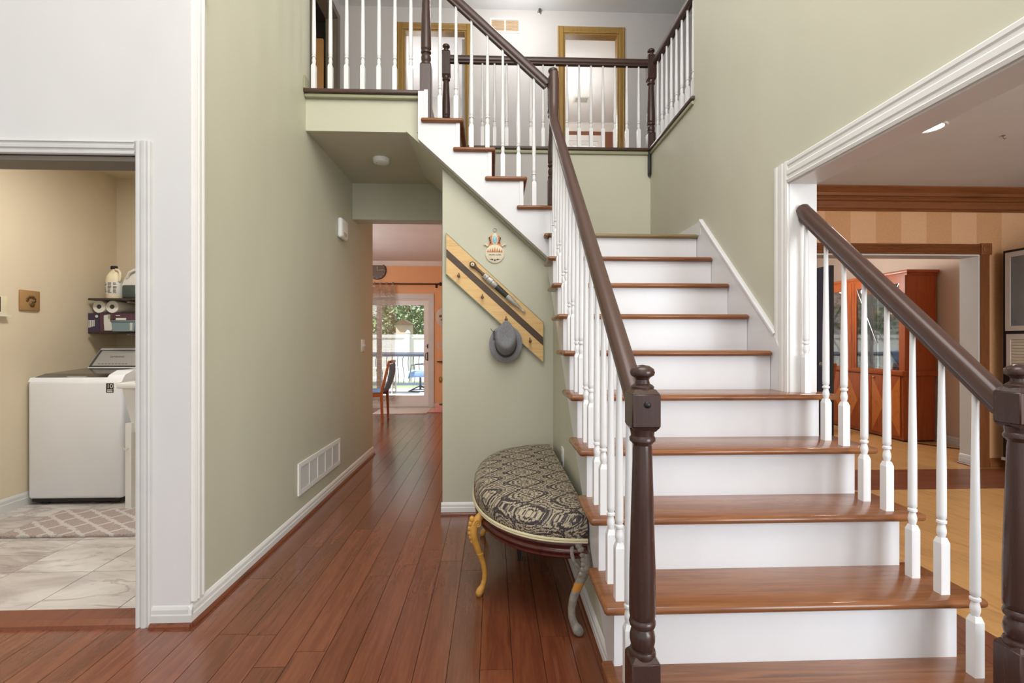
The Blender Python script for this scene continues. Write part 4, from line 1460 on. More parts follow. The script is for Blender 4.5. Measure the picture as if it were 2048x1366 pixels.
for t_, r in ((.028, .013), (.262, .010)):
    p = A + du * (LN * t_)
    m = MB(); m.lathe([(r, p.y - .010), (r, p.y - .014), (r * .5, p.y - .016), (.001, p.y - .017)], (p.x, 0, p.z), 12, 'y'); m.build('rivet_plate', 'ivory', dgr)
    m = MB(); m.lathe([(r * .3, p.y - .016), (r * .3, p.y - .021), (.001, p.y - .022)], (p.x, 0, p.z), 8, 'y'); m.build('rivet', 'black', dgr)

# ---- grey felt hat hanging on a peg, crown towards the room
ht = thing('felt_hat', 'grey felt hat hanging by its brim from the maple rack', 'hat', (0.09, 3.42, 1.09))
hx, hz, hy = 0.088, 1.205, 3.452
n = 40
def hat_ring(rx, rz, y, cx=0.0, cz=0.0, peak=0.0, wave=0.0):
    out = []
    for k in range(n):
        a = 2 * PI * k / n
        c, s_ = math.cos(a), math.sin(a)
        up_ = max(0, s_)
        x = hx + cx + rx * c * (1 - peak * up_ ** 2 * .55)
        z = hz + cz + rz * s_ * (1 + peak * .28 * up_ ** 3)
        out.append((x, y - wave * (c * c) , z))
    return out
def hat_loft(rings, name, mat, par, cap=True):
    m = MB(); vs, fs = [], []
    for r in rings: vs += r
    for i in range(len(rings) - 1):
        for k in range(n):
            a, b = i * n + k, i * n + (k + 1) % n
            fs.append((a, b, b + n, a + n))
    if cap: fs.append(tuple(range((len(rings) - 1) * n, len(rings) * n)))
    m.add(vs, fs, True)
    o = m.build(name, mat, par, auto=60)
    bm = bmesh.new(); bm.from_mesh(o.data); bmesh.ops.recalc_face_normals(bm, faces=bm.faces[:]); bm.to_mesh(o.data); bm.free()
    return o
hat_loft([hat_ring(.075, .10, 3.452), hat_ring(.112, .128, 3.455, 0, -.005, 0, .016), hat_ring(.115, .132, 3.452, 0, -.005, 0, .018), hat_ring(.112, .128, 3.448, 0, -.005, 0, .018), hat_ring(.076, .100, 3.442, 0, 0, 0, .004), hat_ring(.074, .098, 3.445)], 'brim', 'felt', ht, False)
hat_loft([hat_ring(.075, .099, 3.446), hat_ring(.074, .098, 3.43, 0, .008, .05), hat_ring(.0735, .098, 3.40, 0, .024, .18), hat_ring(.072, .097, 3.37, 0, .038, .34), hat_ring(.068, .093, 3.350, 0, .048, .45), hat_ring(.058, .082, 3.338, 0, .052, .5), hat_ring(.038, .058, 3.340, 0, .050, .5), hat_ring(.016, .028, 3.350, 0, .044, .4)], 'crown', 'felt', ht)
hat_loft([hat_ring(.0765, .1005, 3.440), hat_ring(.077, .101, 3.436, 0, .003, .05), hat_ring(.0765, .1, 3.418, 0, .007, .08), hat_ring(.074, .0975, 3.416, 0, .007, .08)], 'hat_band', 'feltband', ht, False)
m = MB(); m.box(hx - .088, hx - .074, 3.425, 3.44, hz + .03, hz + .085); m.build('band_bow', 'feltband', ht)
m = MB(); m.tube([(hx - .088, 3.43, hz + .075), (hx - .105, 3.428, hz + .10)], .002, 6); m.build('band_feather', 'black', ht)

# ---- hand-shaped blessing ornament
hm = thing('hand_ornament', 'small hand-shaped ornament with a pale blue stone on the olive wall', 'ornament', (0.013, 3.495, 1.79))
ocx, oz = 0.012, 1.835
yb_ = 3.499
m = MB(); m.lathe([(.001, yb_), (.066, yb_), (.066, yb_ - .008), (.062, yb_ - .010), (.001, yb_ - .010)], (ocx, 0, oz), 32, 'y'); m.build('palm_disc', 'ivory', hm)
m = MB(); m.prism([(ocx - .046, oz + .045), (ocx + .046, oz + .045), (ocx + .038, oz + .085), (ocx + .034, oz + .125), (ocx + .018, oz + .128), (ocx - .018, oz + .128), (ocx - .034, oz + .125), (ocx - .038, oz + .085)], 'y', yb_ - .008, yb_); m.build('hand_plate', 'copper', hm)
m = MB(); m.lathe([(.001, yb_), (.030, yb_), (.030, yb_ - .011), (.026, yb_ - .013), (.001, yb_ - .013)], (ocx, 0, oz + .102), 24, 'y', .72, 1.45); m.build('finger_plate', 'ivory', hm)
m = MB(); m.lathe([(.001, yb_ - .012), (.019, yb_ - .012), (.018, yb_ - .016), (.010, yb_ - .019), (.001, yb_ - .020)], (ocx, 0, oz + .098), 20, 'y', .85, 1.5); m.build('stone', 'turquoise', hm)
for s_ in (-1, 1):
    m = MB(); m.tube([(ocx + s_ * .050, yb_ - .005, oz + .052), (ocx + s_ * .064, yb_ - .005, oz + .066), (ocx + s_ * .076, yb_ - .005, oz + .062), (ocx + s_ * .074, yb_ - .005, oz + .052)], [.008, .008, .007, .003], 8); m.build('thumb', 'ivory', hm)
    m = MB()
    for j in range(3):
        m.box(ocx + s_ * (.030 + .004 * j) - .004, ocx + s_ * (.030 + .004 * j) + .004, yb_ - .012, yb_, oz + .072 + j * .016, oz + .084 + j * .016)
    m.build('side_finger', 'ink', hm)
m = MB()
for i in range(7):
    a = -.048 + i * .016
    m.prism([(ocx + a - .007, oz + .012), (ocx + a + .007, oz + .012), (ocx + a + .001, oz + .05 - .02 * abs(i - 3) / 3)], 'y', yb_ - .015, yb_ - .009)
m.build('flame_relief', 'copper', hm)
m = MB()
for i in range(17):
    a = -.042 + i * .0052
    h = random.uniform(.004, .009)
    m.box(ocx + a, ocx + a + .0034, yb_ - .0108, yb_ - .0098, oz - .012, oz - .012 + h)
m.build('inscription', 'ink', hm)
m = MB()
for s_ in (-1, 1):
    m.prism([(ocx + s_ * .010, oz - .048), (ocx + s_ * .038, oz - .040), (ocx + s_ * .014, oz - .036)], 'y', yb_ - .0112, yb_ - .0098)
m.lathe([(.001, yb_ - .0098), (.007, yb_ - .0098), (.006, yb_ - .012), (.001, yb_ - .012)], (ocx, 0, oz - .046), 10, 'y')
m.build('filigree', 'ink', hm)
m = MB()
m.tube([(ocx + .012 * math.cos(2 * PI * i / 16), yb_ - .004, oz + .168 + .012 * math.sin(2 * PI * i / 16)) for i in range(17)], .002, 6); m.tube([(ocx, yb_ - .004, oz + .157), (ocx, yb_ - .004, oz + .143)], .002, 6)
m.build('hanging_ring', 'steel', hm)

# ---- fittings on the left wall
vg = thing('floor_register', 'long white return-air grille low on the olive wall', 'vent', (XL, 3.79, 0.17))
vy0, vy1, vz0, vz1 = 3.345, 4.235, 0.185, 0.40
m = MB(); m.box(XL, XL + .010, vy0, vy1, vz0, vz0 + .03); m.box(XL, XL + .010, vy0, vy1, vz1 - .03, vz1); m.box(XL, XL + .010, vy0, vy0 + .03, vz0 + .03, vz1 - .03); m.box(XL, XL + .010, vy1 - .03, vy1, vz0 + .03, vz1 - .03)
m.build('frame', 'plastic', vg)
MB().box(XL, XL + .001, vy0 + .03, vy1 - .03, vz0 + .03, vz1 - .03).build('backing', 'ventgap', vg)
nb = 5
for i in range(1, nb):
    y = vy0 + .03 + (vy1 - vy0 - .06) * i / nb
    MB().box(XL, XL + .009, y - .008, y + .008, vz0 + .03, vz1 - .03).build('mullion', 'plastic', vg)
sl0 = None
for i in range(17):
    z = vz0 + .035 + (vz1 - vz0 - .07) * i / 16
    c = (XL + .004, (vy0 + vy1) / 2, z)
    if sl0 is None:
        mm = MB(); mm.prism([(XL + .001, z - .0025), (XL + .007, z - .0025), (XL + .007, z + .0025), (XL + .001, z + .0025)], 'y', vy0 + .03, vy1 - .03)
        sl0 = mm.build('slat', 'plastic', vg); zb0 = sl0.location.copy(); z00 = z
    else:
        copy_to(sl0, (zb0.x, zb0.y, zb0.z + z - z00), vg)
ch = thing('door_chime', 'rounded white chime box high on the olive wall', 'door chime', (XL, 4.26, 2.08))
m = MB(); m.box(XL, XL + .045, 4.17, 4.35, 2.085, 2.255, 0.022, 4); m.build('cover', 'plastic', ch)
for i in range(4):
    MB().box(XL + .0445, XL + .0465, 4.215, 4.305, 2.106 + i * .009, 2.110 + i * .009).build('grille_slot', 'silverplastic', ch)
sw = thing('light_switch', 'white dimmer switch plate near the end of the olive wall', 'switch', (XL, 4.99, 1.11))
m = MB(); m.box(XL, XL + .006, 4.93, 5.05, 1.115, 1.235, 0.002); m.build('plate', 'plastic', sw)
m = MB(); m.box(XL + .006, XL + .018, 4.955, 4.975, 1.16, 1.19, 0.002); m.build('toggle', 'plastic_dim', sw)
m = MB(); m.lathe([(.013, XL + .006), (.013, XL + .022), (.011, XL + .024), (.001, XL + .024)], (0, 5.015, 1.175), 14, 'x'); m.build('dimmer_knob', 'plastic_dim', sw)
sd = thing('smoke_detector', 'round white smoke detector on the olive soffit', 'smoke detector', (-0.895, 4.0, C1 - .04))
m = MB(); m.lathe([(.066, C1), (.068, C1 - .006), (.066, C1 - .014), (.060, C1 - .016)], (-.895, 4.0, 0), 28); m.build('base_ring', 'plastic', sd)
m = MB(); m.lathe([(.062, C1 - .014), (.064, C1 - .020), (.060, C1 - .034), (.050, C1 - .038), (.001, C1 - .039)], (-.895, 4.0, 0), 28); m.build('cover', 'plastic', sd)
m = MB(); m.lathe([(.004, C1 - .037), (.004, C1 - .041), (.001, C1 - .041)], (-.925, 3.975, 0), 8); m.build('test_button', 'silverplastic', sd)
ou = thing('wall_outlet', 'white outlet plate on the stair side above the bench', 'outlet', (0.42, 2.99, 0.44))
m = MB(); m.box(.418, .425, 2.955, 3.025, .46, .575, .002); m.build('plate', 'plastic', ou)
m = MB(); m.box(.415, .418, 2.975, 3.005, .49, .52); m.box(.415, .418, 2.975, 3.005, .53, .56); m.build('sockets', 'plastic_dim', ou)

# ---- upper hall fittings
ug = thing('wall_grille', 'small two-panel air grille high on the upper hall wall', 'vent', (0.145, HB, 4.96))
m = MB(); m.box(-.038, .326, HB - .008, HB, 4.955, 4.975); m.box(-.038, .326, HB - .008, HB, 5.11, 5.13); m.box(-.038, -.02, HB - .008, HB, 4.975, 5.11); m.box(.308, .326, HB - .008, HB, 4.975, 5.11); m.box(.136, .152, HB - .008, HB, 4.975, 5.11)
m.build('frame', 'plastic', ug)
for a, b in ((-.02, .136), (.152, .308)):
    MB().box(a, b, HB - .003, HB, 4.975, 5.11).build('panel', 'oak_casing', ug)
    for i in range(9):
        z = 4.982 + i * .0145
        MB().box(a, b, HB - .006, HB - .003, z, z + .006).build('slat', 'taupe', ug)
sk = thing('sprinkler_head', 'tiny chrome sprinkler head above the upper hallway', 'sprinkler', (.563, HB - .02, 5.19))
m = MB(); m.lathe([(.026, HB), (.026, HB - .004), (.012, HB - .010), (.001, HB - .010)], (.563, 0, 5.215), 14, 'y'); m.build('escutcheon', 'steel', sk)
m = MB(); m.tube([(.563, HB - .008, 5.215), (.563, HB - .05, 5.215)], .007, 8); m.lathe([(.018, HB - .05), (.018, HB - .054), (.001, HB - .054)], (.563, 0, 5.215), 10, 'y'); m.build('nozzle', 'darkgrey', sk)
cv = thing('ceiling_vent', 'white square ceiling vent in the upstairs bedroom', 'vent', (1.46, 8.18, C2 - .01))
m = MB(); m.box(1.33, 1.60, 8.07, 8.10, C2 - .008, C2); m.box(1.33, 1.60, 8.27, 8.30, C2 - .008, C2); m.box(1.33, 1.36, 8.10, 8.27, C2 - .008, C2); m.box(1.57, 1.60, 8.10, 8.27, C2 - .008, C2); m.build('frame', 'plastic_dim', cv)
for i in range(7):
    MB().box(1.36, 1.57, 8.105 + i * .024, 8.117 + i * .024, C2 - .006, C2 - .002).build('slat', 'silverplastic', cv)

# ================================================================== LAUNDRY ROOM
wa = thing('washing_machine', 'white top-loading washing machine with dark tinted lid', 'washing machine', (-3.1, 4.2, 0))
wx0, wx1, wy0, wy1 = -3.45, -2.765, 3.80, 4.48
m = MB(); m.box(wx0, wx1, wy0, wy1, .045, .925, .025, 3); m.build('body', 'enamel', wa)
m = MB(); m.box(wx0 + .02, wx1 - .02, wy0 + .02, wy1 - .02, .02, .05); m.build('plinth', 'black', wa)
for x in (wx0 + .09, wx1 - .09):
    for y in (wy0 + .06, wy1 - .06):
        m = MB(); m.lathe([(.03, 0), (.03, .012), (.018, .016), (.018, .03)], (x, y, 0), 12); m.build('foot', 'black', wa)
# deck with the lid, right shoulder raised
m = MB(); m.prism([(wy0 + .004, .915), (wy0 + .02, .945), (wy0 + .12, .962), (wy1 - .12, .985), (wy1 - .08, .985), (wy1 - .08, .915)], 'x', wx0 + .004, wx1 - .004); m.build('deck', 'enamel', wa)
m = MB(); m.prism([(wy0 + .03, .950), (wy0 + .12, .970), (wy1 - .17, .994), (wy1 - .15, .994), (wy1 - .15, .95)], 'x', wx0 + .03, wx1 - .13); ld = m.build('lid', 'lidglass', wa)
m = MB(); m.box(wx0 + .26, wx0 + .40, wy0 + .028, wy0 + .05, .944, .955, .003); m.build('lid_handle', 'silverplastic', ld)
m = MB(); m.prism([(wy0 + .01, .93), (wy0 + .04, .965), (wy0 + .12, .995), (wy1 - .12, 1.005), (wy1 - .1, .93)], 'x', wx1 - .125, wx1 - .006); m.build('deck_shoulder', 'enamel', wa)
# control console
cy0, cz0, cy1, cz1 = wy1 - .16, 1.0, wy1 - .02, 1.15
m = MB(); m.prism([(wy1 - .18, .975), (cy0 - .01, .995), (cy1, cz1 + .01), (wy1, cz1), (wy1, .95), (wy1 - .18, .95)], 'x', wx0 + .03, wx1 - .01); co = m.build('console', 'enamel', wa)
sl = Vector((0, cy1 - cy0 + .01, cz1 - cz0 + .015)).normalized()
ang_ = math.atan2(sl.z, sl.y)
def con(u, v, off=0.0):
    b = Vector((0, cy0 - .01, .995)) + sl * v + Vector((0, -sl.z, sl.y)) * off
    return Vector((u, b.y, b.z))
def con_plate(u0, u1, v0, v1, o0, o1, name, mat, par):
    m = MB()
    vs = [con(u, v, o) for o in (o0, o1) for (u, v) in ((u0, v0), (u1, v0), (u1, v1), (u0, v1))]
    m.add(vs, [(3, 2, 1, 0), (4, 5, 6, 7), (0, 1, 5, 4), (1, 2, 6, 5), (2, 3, 7, 6), (3, 0, 4, 7)])
    return m.build(name, mat, par)
con_plate(wx0 + .035, wx1 - .02, .006, .196, 0, .003, 'console_bezel', 'darkgrey', co)
con_plate(wx0 + .06, wx1 - .025, .018, .186, .003, .006, 'control_panel', 'silverplastic', co)
R3 = Matrix.Translation(con(wx0 + .22, .115, .0065)) @ Matrix.Rotation(ang_, 4, 'X')
text_mesh('logo_lettering', 'SAMSUNG', .026, 'darkgrey', R3, co)
m = MB(); m.lathe([(.042, 0), (.042, .010), (.036, .022), (.030, .026), (.001, .026)], (0, 0, 0), 24)
kn = MB(); rm = Matrix.Translation(con(wx0 + .50, .11, .006)) @ Matrix.Rotation(ang_, 4, 'X')
kn.add([rm @ Vector(v) for v in m.v], m.f, True); kn.build('dial', 'darkgrey', co)
m = MB()
for i in range(6):
    for s_ in (-1, 1):
        u = wx0 + .50 + s_ * .062 - (.03 if s_ < 0 else 0)
        p = [con(u, .05 + i * .022, .0062), con(u + .03, .05 + i * .022, .0062), con(u + .03, .054 + i * .022, .0062), con(u, .054 + i * .022, .0062)]
        m.add(p, [(0, 1, 2, 3)])
m.build('dial_marks', 'darkgrey', co)
m = MB()
for i in range(9):
    u = wx0 + .10 + i * .028
    m.add([con(u, .034, .0062), con(u + .018, .034, .0062), con(u + .018, .040, .0062), con(u, .040, .0062)], [(0, 1, 2, 3)])
m.build('button_marks', 'darkgrey', co)
lb = MB().box(wx1 - .115, wx1 - .062, wy0 - .0012, wy0 + .0005, .835, .905, 0).build('warranty_label', 'black', wa)
text_mesh('label_number', '10', .046, 'paper', Matrix.Translation((wx1 - .0885, wy0 - .0016, .882)) @ FRONT, lb, .0003)
m = MB()
for i in range(2):
    m.box(wx1 - .108, wx1 - .069, wy0 - .0018, wy0 - .0012, .842 + i * .011, .848 + i * .011)
m.build('label_lines', 'paper', lb)

us = thing('utility_sink', 'white plastic utility sink half hidden right of the washing machine', 'sink', (-2.4, 3.95, 0))
ux0, ux1, uy0, uy1 = -2.715, -2.12, 3.67, 4.22
m = MB()
m.box(ux0, ux1, uy0, uy0 + .035, .875, .915, .008); m.box(ux0, ux1, uy1 - .035, uy1, .875, .915, .008); m.box(ux0, ux0 + .035, uy0 + .03, uy1 - .03, .875, .915, .008); m.box(ux1 - .035, ux1, uy0 + .03, uy1 - .03, .875, .915, .008)
m.build('rim', 'plastic', us)
m = MB()
to = [(ux0 + .025, uy0 + .025), (ux1 - .025, uy0 + .025), (ux1 - .025, uy1 - .025), (ux0 + .025, uy1 - .025)]
bo = [(ux0 + .075, uy0 + .07), (ux1 - .075, uy0 + .07), (ux1 - .075, uy1 - .07), (ux0 + .075, uy1 - .07)]
vs = [(p[0], p[1], .88) for p in to] + [(p[0], p[1], .55) for p in bo] + [(p[0] * .98 + (ux0 + ux1) / 2 * .02, p[1], .88) for p in to]
m.add(vs[:8], [(4, 5, 1, 0), (5, 6, 2, 1), (6, 7, 3, 2), (7, 4, 0, 3), (7, 6, 5, 4)])
m.build('basin', 'plastic', us)
for (x, y) in ((ux0 + .06, uy0 + .06), (ux1 - .06, uy0 + .06), (ux0 + .06, uy1 - .06), (ux1 - .06, uy1 - .06)):
    m = MB(); m.prism([(x - .022, y - .022), (x + .022, y - .022), (x + .022, y + .022), (x - .022, y + .022)], 'z', 0, .62); m.build('leg', 'plastic', us)
m = MB(); m.tube([(ux0 + .06, uy0 + .035, .44), (ux0 + .06, uy0 + .01, .43), (ux0 + .045, uy0 + .005, .45), (ux0 + .04, uy0 + .005, .47)], .006, 6); m.build('hook', 'plastic_dim', us)

tag(MB().box(-3.06, -1.95, 3.17, 3.66, 0.0, .018, .006).build('shag_rug', 'shag'), 'pink and white shag rug in front of the washing machine', 'rug')

# shelves with their load
def wall_shelf(label, z, par=None):
    t = thing('wall_shelf', label, 'shelf', (-3.1, 4.57, z - .02))
    MB().box(-3.44, -2.50, 4.34, 4.70, z - .018, z, .002).build('board', 'shelfdark', t)
    for x in (-3.2, -2.7):
        m = MB(); m.box(x - .012, x + .012, 4.47, 4.70, z - .030, z - .018); m.box(x - .012, x + .012, 4.688, 4.70, z - .16, z - .030); m.build('bracket', 'plastic_dim', t)
    return t
wall_shelf('upper dark laundry shelf holding the jugs', 1.585)
wall_shelf('lower dark laundry shelf holding cartons and paper rolls', 1.30)
jg = thing('bleach_jug', 'white jug with a dark cap on the upper laundry shelf', 'jug', (-3.285, 4.56, 1.585))
m = MB(); m.lathe([(.062, 1.585), (.066, 1.592), (.066, 1.75), (.060, 1.78), (.040, 1.815), (.024, 1.832), (.022, 1.845)], (-3.285, 4.56, 0), 20, 'z', 1, .9); m.build('body', 'ivory', jg)
m = MB(); m.lathe([(.025, 1.842), (.026, 1.846), (.026, 1.868), (.022, 1.871), (.001, 1.871)], (-3.29, 4.56, 0), 16); m.build('cap', 'black', jg)
m = MB(); m.tube([(-3.262, 4.54, 1.838), (-3.235, 4.53, 1.835), (-3.215, 4.525, 1.81), (-3.214, 4.525, 1.77), (-3.225, 4.53, 1.735)], .011, 8); m.build('handle', 'ivory', jg)
m = MB(); m.lathe([(.0668, 1.622), (.0672, 1.624), (.0672, 1.728), (.0668, 1.73)], (-3.285, 4.56, 0), 20, 'z', 1, .9); lbj = m.build('wrap_label', 'plastic_dim', jg)
m = MB()
for i in range(9):
    for j in range(3):
        if random.random() < .85:
            a = -1.25 + j * .62 - PI / 2 + .35
            rr = .0682
            aa = [a + .05, a + .05 + random.uniform(.25, .5)]
            z = 1.632 + i * .0105
            vs = []
            for q in range(4):
                th_ = aa[0] + (aa[1] - aa[0]) * q / 3
                vs += [(-3.285 + rr * math.cos(th_), 4.56 + rr * .9 * math.sin(th_), z), (-3.285 + rr * math.cos(th_), 4.56 + rr * .9 * math.sin(th_), z + .006)]
            m.add(vs, [(2 * q, 2 * q + 2, 2 * q + 3, 2 * q + 1) for q in range(3)])
m.build('label_print', 'darkgrey', lbj)
dt = thing('detergent_bottle', 'translucent detergent bottle beside the white jug on the shelf', 'bottle', (-3.10, 4.57, 1.585))
m = MB(); m.box(-3.195, -3.01, 4.51, 4.63, 1.585, 1.705, .018, 3); m.build('liquid_body', 'detergent', dt)
m = MB(); m.prism([(-3.195, 1.70), (-3.01, 1.70), (-3.01, 1.76), (-3.035, 1.80), (-3.07, 1.835), (-3.11, 1.82), (-3.17, 1.77)], 'y', 4.52, 4.62); m.build('shoulder', 'plastic_dim', dt)
m = MB(); m.tube([(-3.15, 4.515, 1.765), (-3.12, 4.505, 1.81), (-3.08, 4.505, 1.83), (-3.03, 4.51, 1.84)], .012, 8); m.build('handle', 'plastic_dim', dt)
m = MB(); m.lathe([(.022, 1.83), (.022, 1.86), (.001, 1.862)], (-3.045, 4.57, 0), 14); m.build('cap', 'brown_wall', dt)
MB().box(-3.075, -3.012, 4.507, 4.511, 1.625, 1.70, 0).build('sticker', 'paper', dt)
for i, (x, lab) in enumerate(((-3.395, 'left paper towel roll lying on the cartons of the lower shelf'), (-3.285, 'right paper towel roll lying on the cartons of the lower shelf'))):
    t = thing('paper_towel_roll', lab, 'paper roll', (x, 4.56, 1.46), 0, 'paper towel rolls on the lower laundry shelf')
    m = MB(); m.lathe([(.020, 4.445), (.052, 4.445), (.055, 4.45), (.055, 4.685), (.052, 4.69), (.020, 4.69)], (x, 0, 1.516), 24, 'y'); m.build('paper', 'paper', t)
    m = MB(); m.lathe([(.0195, 4.444), (.0195, 4.691)], (x, 0, 1.516), 16, 'y'); m.build('core', 'darkgrey', t)
def carton(x0, x1, label, mat, art):
    t = thing('carton', label, 'carton', ((x0 + x1) / 2, 4.5, 1.30), 0, 'cartons on the lower laundry shelf')
    MB().box(x0, x1, 4.42, 4.66, 1.30, 1.458).build('box', mat, t)
    art(t)
    return t
def art1(t):
    m = MB()
    for i in range(4):
        m.box(-3.463 + i * .014, -3.454 + i * .014, 4.4185, 4.42, 1.335 + .004 * i, 1.40)
    m.lathe([(.001, 4.4185), (.012, 4.4185), (.012, 4.42)], (-3.395, 0, 1.432), 14, 'y')
    m.build('printed_lettering', 'plastic_dim', t)
def art2(t):
    m = MB(); m.prism([(-3.33, 1.31), (-3.27, 1.31), (-3.262, 1.36), (-3.285, 1.40), (-3.29, 1.448), (-3.335, 1.44), (-3.335, 1.38)], 'y', 4.4185, 4.42); m.build('printed_bottle', 'plastic_dim', t)
    m = MB(); m.prism([(-3.30, 1.41), (-3.28, 1.41), (-3.28, 1.446), (-3.30, 1.446)], 'y', 4.418, 4.4185); m.build('printed_leaf', 'leaf2', t)
def art3(t):
    m = MB(); m.box(-3.235, -3.15, 4.4185, 4.42, 1.40, 1.418); m.box(-3.235, -3.20, 4.4185, 4.42, 1.435, 1.441); m.build('printed_lettering', 'plastic_dim', t)
carton(-3.467, -3.372, 'dark purple carton at the left end of the lower shelf', 'boxpurple', art1)
carton(-3.369, -3.255, 'plum carton printed with a pale bottle on the lower shelf', 'boxplum', art2)
carton(-3.252, -3.02, 'plum carton behind the grey tote on the lower shelf', 'boxplum', art3)
t = thing('storage_tote', 'small grey-blue plastic tote on the lower laundry shelf', 'bin', (-3.12, 4.38, 1.30))
m = MB(); m.prism([(-3.205, 1.302), (-3.03, 1.302), (-3.015, 1.385), (-3.215, 1.385)], 'y', 4.34, 4.415); m.build('body', 'tote', t)
m = MB(); m.box(-3.222, -3.008, 4.333, 4.418, 1.382, 1.394, .003); m.build('rim', 'tote', t)
for i in range(2):
    MB().box(-3.06 + i * .012, -3.054 + i * .012, 4.337, 4.341, 1.31, 1.375).build('rib', 'plastic_dim', t)
t = thing('wall_plaque', 'tan square plaque with a bronze flower relief on the laundry wall', 'plaque', (-3.465, 3.83, 1.44))
m = MB(); m.box(-3.47, -3.455, 3.755, 3.915, 1.445, 1.597, .006); m.build('tile', 'plaque', t)
m = MB(); m.ball((-3.452, 3.845, 1.495), .022, .4, 1, 1)
for i in range(7):
    a = -.2 + i * .57
    m.ball((-3.452, 3.838 + .030 * math.cos(a), 1.525 + .026 * math.sin(a)), .011, .5, 1, 1, 8)
m.build('flower_relief', 'bronze', t)
t = thing('key_holder', 'cream wall frame with a dark panel at the edge of the laundry wall', 'wall frame', (-3.465, 3.55, 1.39))
m = MB(); m.box(-3.47, -3.455, 3.43, 3.66, 1.40, 1.535, .004); m.build('frame', 'ivory', t)
MB().box(-3.456, -3.45, 3.44, 3.605, 1.425, 1.53).build('panel', 'ink', t)
MB().box(-3.456, -3.435, 3.43, 3.665, 1.392, 1.402).build('ledge', 'plastic_dim', t)

# ================================================================== KITCHEN
# sliding glass door
sg = thing('door_4', None, None, (-2.1, KY, 0)); struct(sg, 'white framed sliding glass door to the deck')
m = MB(); m.box(-1.16, -1.087, KY - .02, KY, 0, 2.09); m.build('casing', 'trim_grey', sg)
m = MB(); m.box(-3.1, -1.16, KY - .02, KY, 2.0, 2.09); m.build('casing', 'trim_grey', sg)
m = MB(); m.box(-1.185, -1.16, KY, KY + .13, 0, 2.0); m.box(-3.02, -2.995, KY, KY + .13, 0, 2.0); m.box(-2.995, -1.185, KY, KY + .13, 1.965, 2.0); m.box(-2.995, -1.185, KY, KY + .13, 0, .03); m.build('door_frame', 'trim_grey', sg)
def sash(x0, x1, y, nm):
    m = MB(); m.box(x0, x0 + .085, y, y + .04, .03, 1.965); m.box(x1 - .085, x1, y, y + .04, .03, 1.965); m.box(x0 + .085, x1 - .085, y, y + .04, 1.885, 1.965); m.box(x0 + .085, x1 - .085, y, y + .04, .03, .225)
    s_ = m.build('sash', 'trim', sg)
    MB().box(x0 + .085, x1 - .085, y + .017, y + .022, .225, 1.885).build('pane', 'glass', s_)
    return s_
s1 = sash(-2.13, -1.187, KY + .01, 'a')
sash(-2.99, -2.06, KY + .065, 'b')
m = MB(); m.box(-1.215, -1.195, KY - .002, KY + .01, .86, 1.02, .003); m.tube([(-1.207, KY, .87), (-1.235, KY - .03, .89), (-1.245, KY - .035, .94), (-1.235, KY - .03, .99), (-1.207, KY, 1.01)], .007, 6); m.build('pull_handle', 'darkgrey', s1)
m = MB(); m.box(-1.215, -1.195, KY - .004, KY + .01, 1.09, 1.17, .003); m.box(-1.235, -1.215, KY - .012, KY - .002, 1.125, 1.137); m.build('lock', 'darkgrey', s1)
# curtain and rod
rd = thing('curtain_rod', 'dark bronze curtain rod above the sliding door', 'curtain rod', (-1.9, KY - .09, 2.24))
m = MB(); m.tube([(-3.2, KY - .09, 2.262), (-.985, KY - .09, 2.262)], .012, 10); m.build('rod', 'rodiron', rd)
m = MB(); m.ball((-.955, KY - .09, 2.262), .034); m.lathe([(.018, -.99), (.02, -.985), (.012, -.975)], (0, KY - .09, 2.262), 12, 'x'); m.build('finial', 'rodiron', rd)
m = MB(); m.tube([(-1.04, KY - .09, 2.262), (-1.04, KY - .02, 2.25), (-1.04, KY, 2.24)], .008, 8); m.box(-1.06, -1.02, KY - .006, KY, 2.20, 2.28); m.build('bracket', 'rodiron', rd)
cu = thing('curtain', 'sheer brown striped tab curtain at the sliding door', 'curtain', (-2.1, KY - .09, .12))
m = MB()
nx_, nz_ = 90, 12
vs, fs = [], []
for j in range(nz_ + 1):
    z = .13 + (2.215 - .13) * j / nz_
    for i in range(nx_ + 1):
        u = i / nx_
        amp = .022 * (1.1 - .35 * j / nz_)
        vs.append((-2.62 + .85 * u + .012 * math.sin(j * .9) * u, KY - .09 + amp * math.sin(u * 2 * PI * 7.5 + .25 * math.sin(j * .6)), z))
for j in range(nz_):
    for i in range(nx_):
        a = j * (nx_ + 1) + i
        fs.append((a, a + 1, a + nx_ + 2, a + nx_ + 1))
m.add(vs, fs, True); m.build('drape', 'sheer', cu)
for i in range(8):
    x = -2.60 + i * .112
    m = MB()
    for k in range(8):
        a0_, a1_ = 2 * PI * k / 8, 2 * PI * (k + 1) / 8
        m.add([(x + dx_, KY - .09 + .022 * math.cos(a_), 2.25 + .045 * math.sin(a_)) for a_ in (a0_, a1_) for dx_ in (-.018, .018)], [(0, 1, 3, 2)])
    m.build('tab', 'sheer', cu)
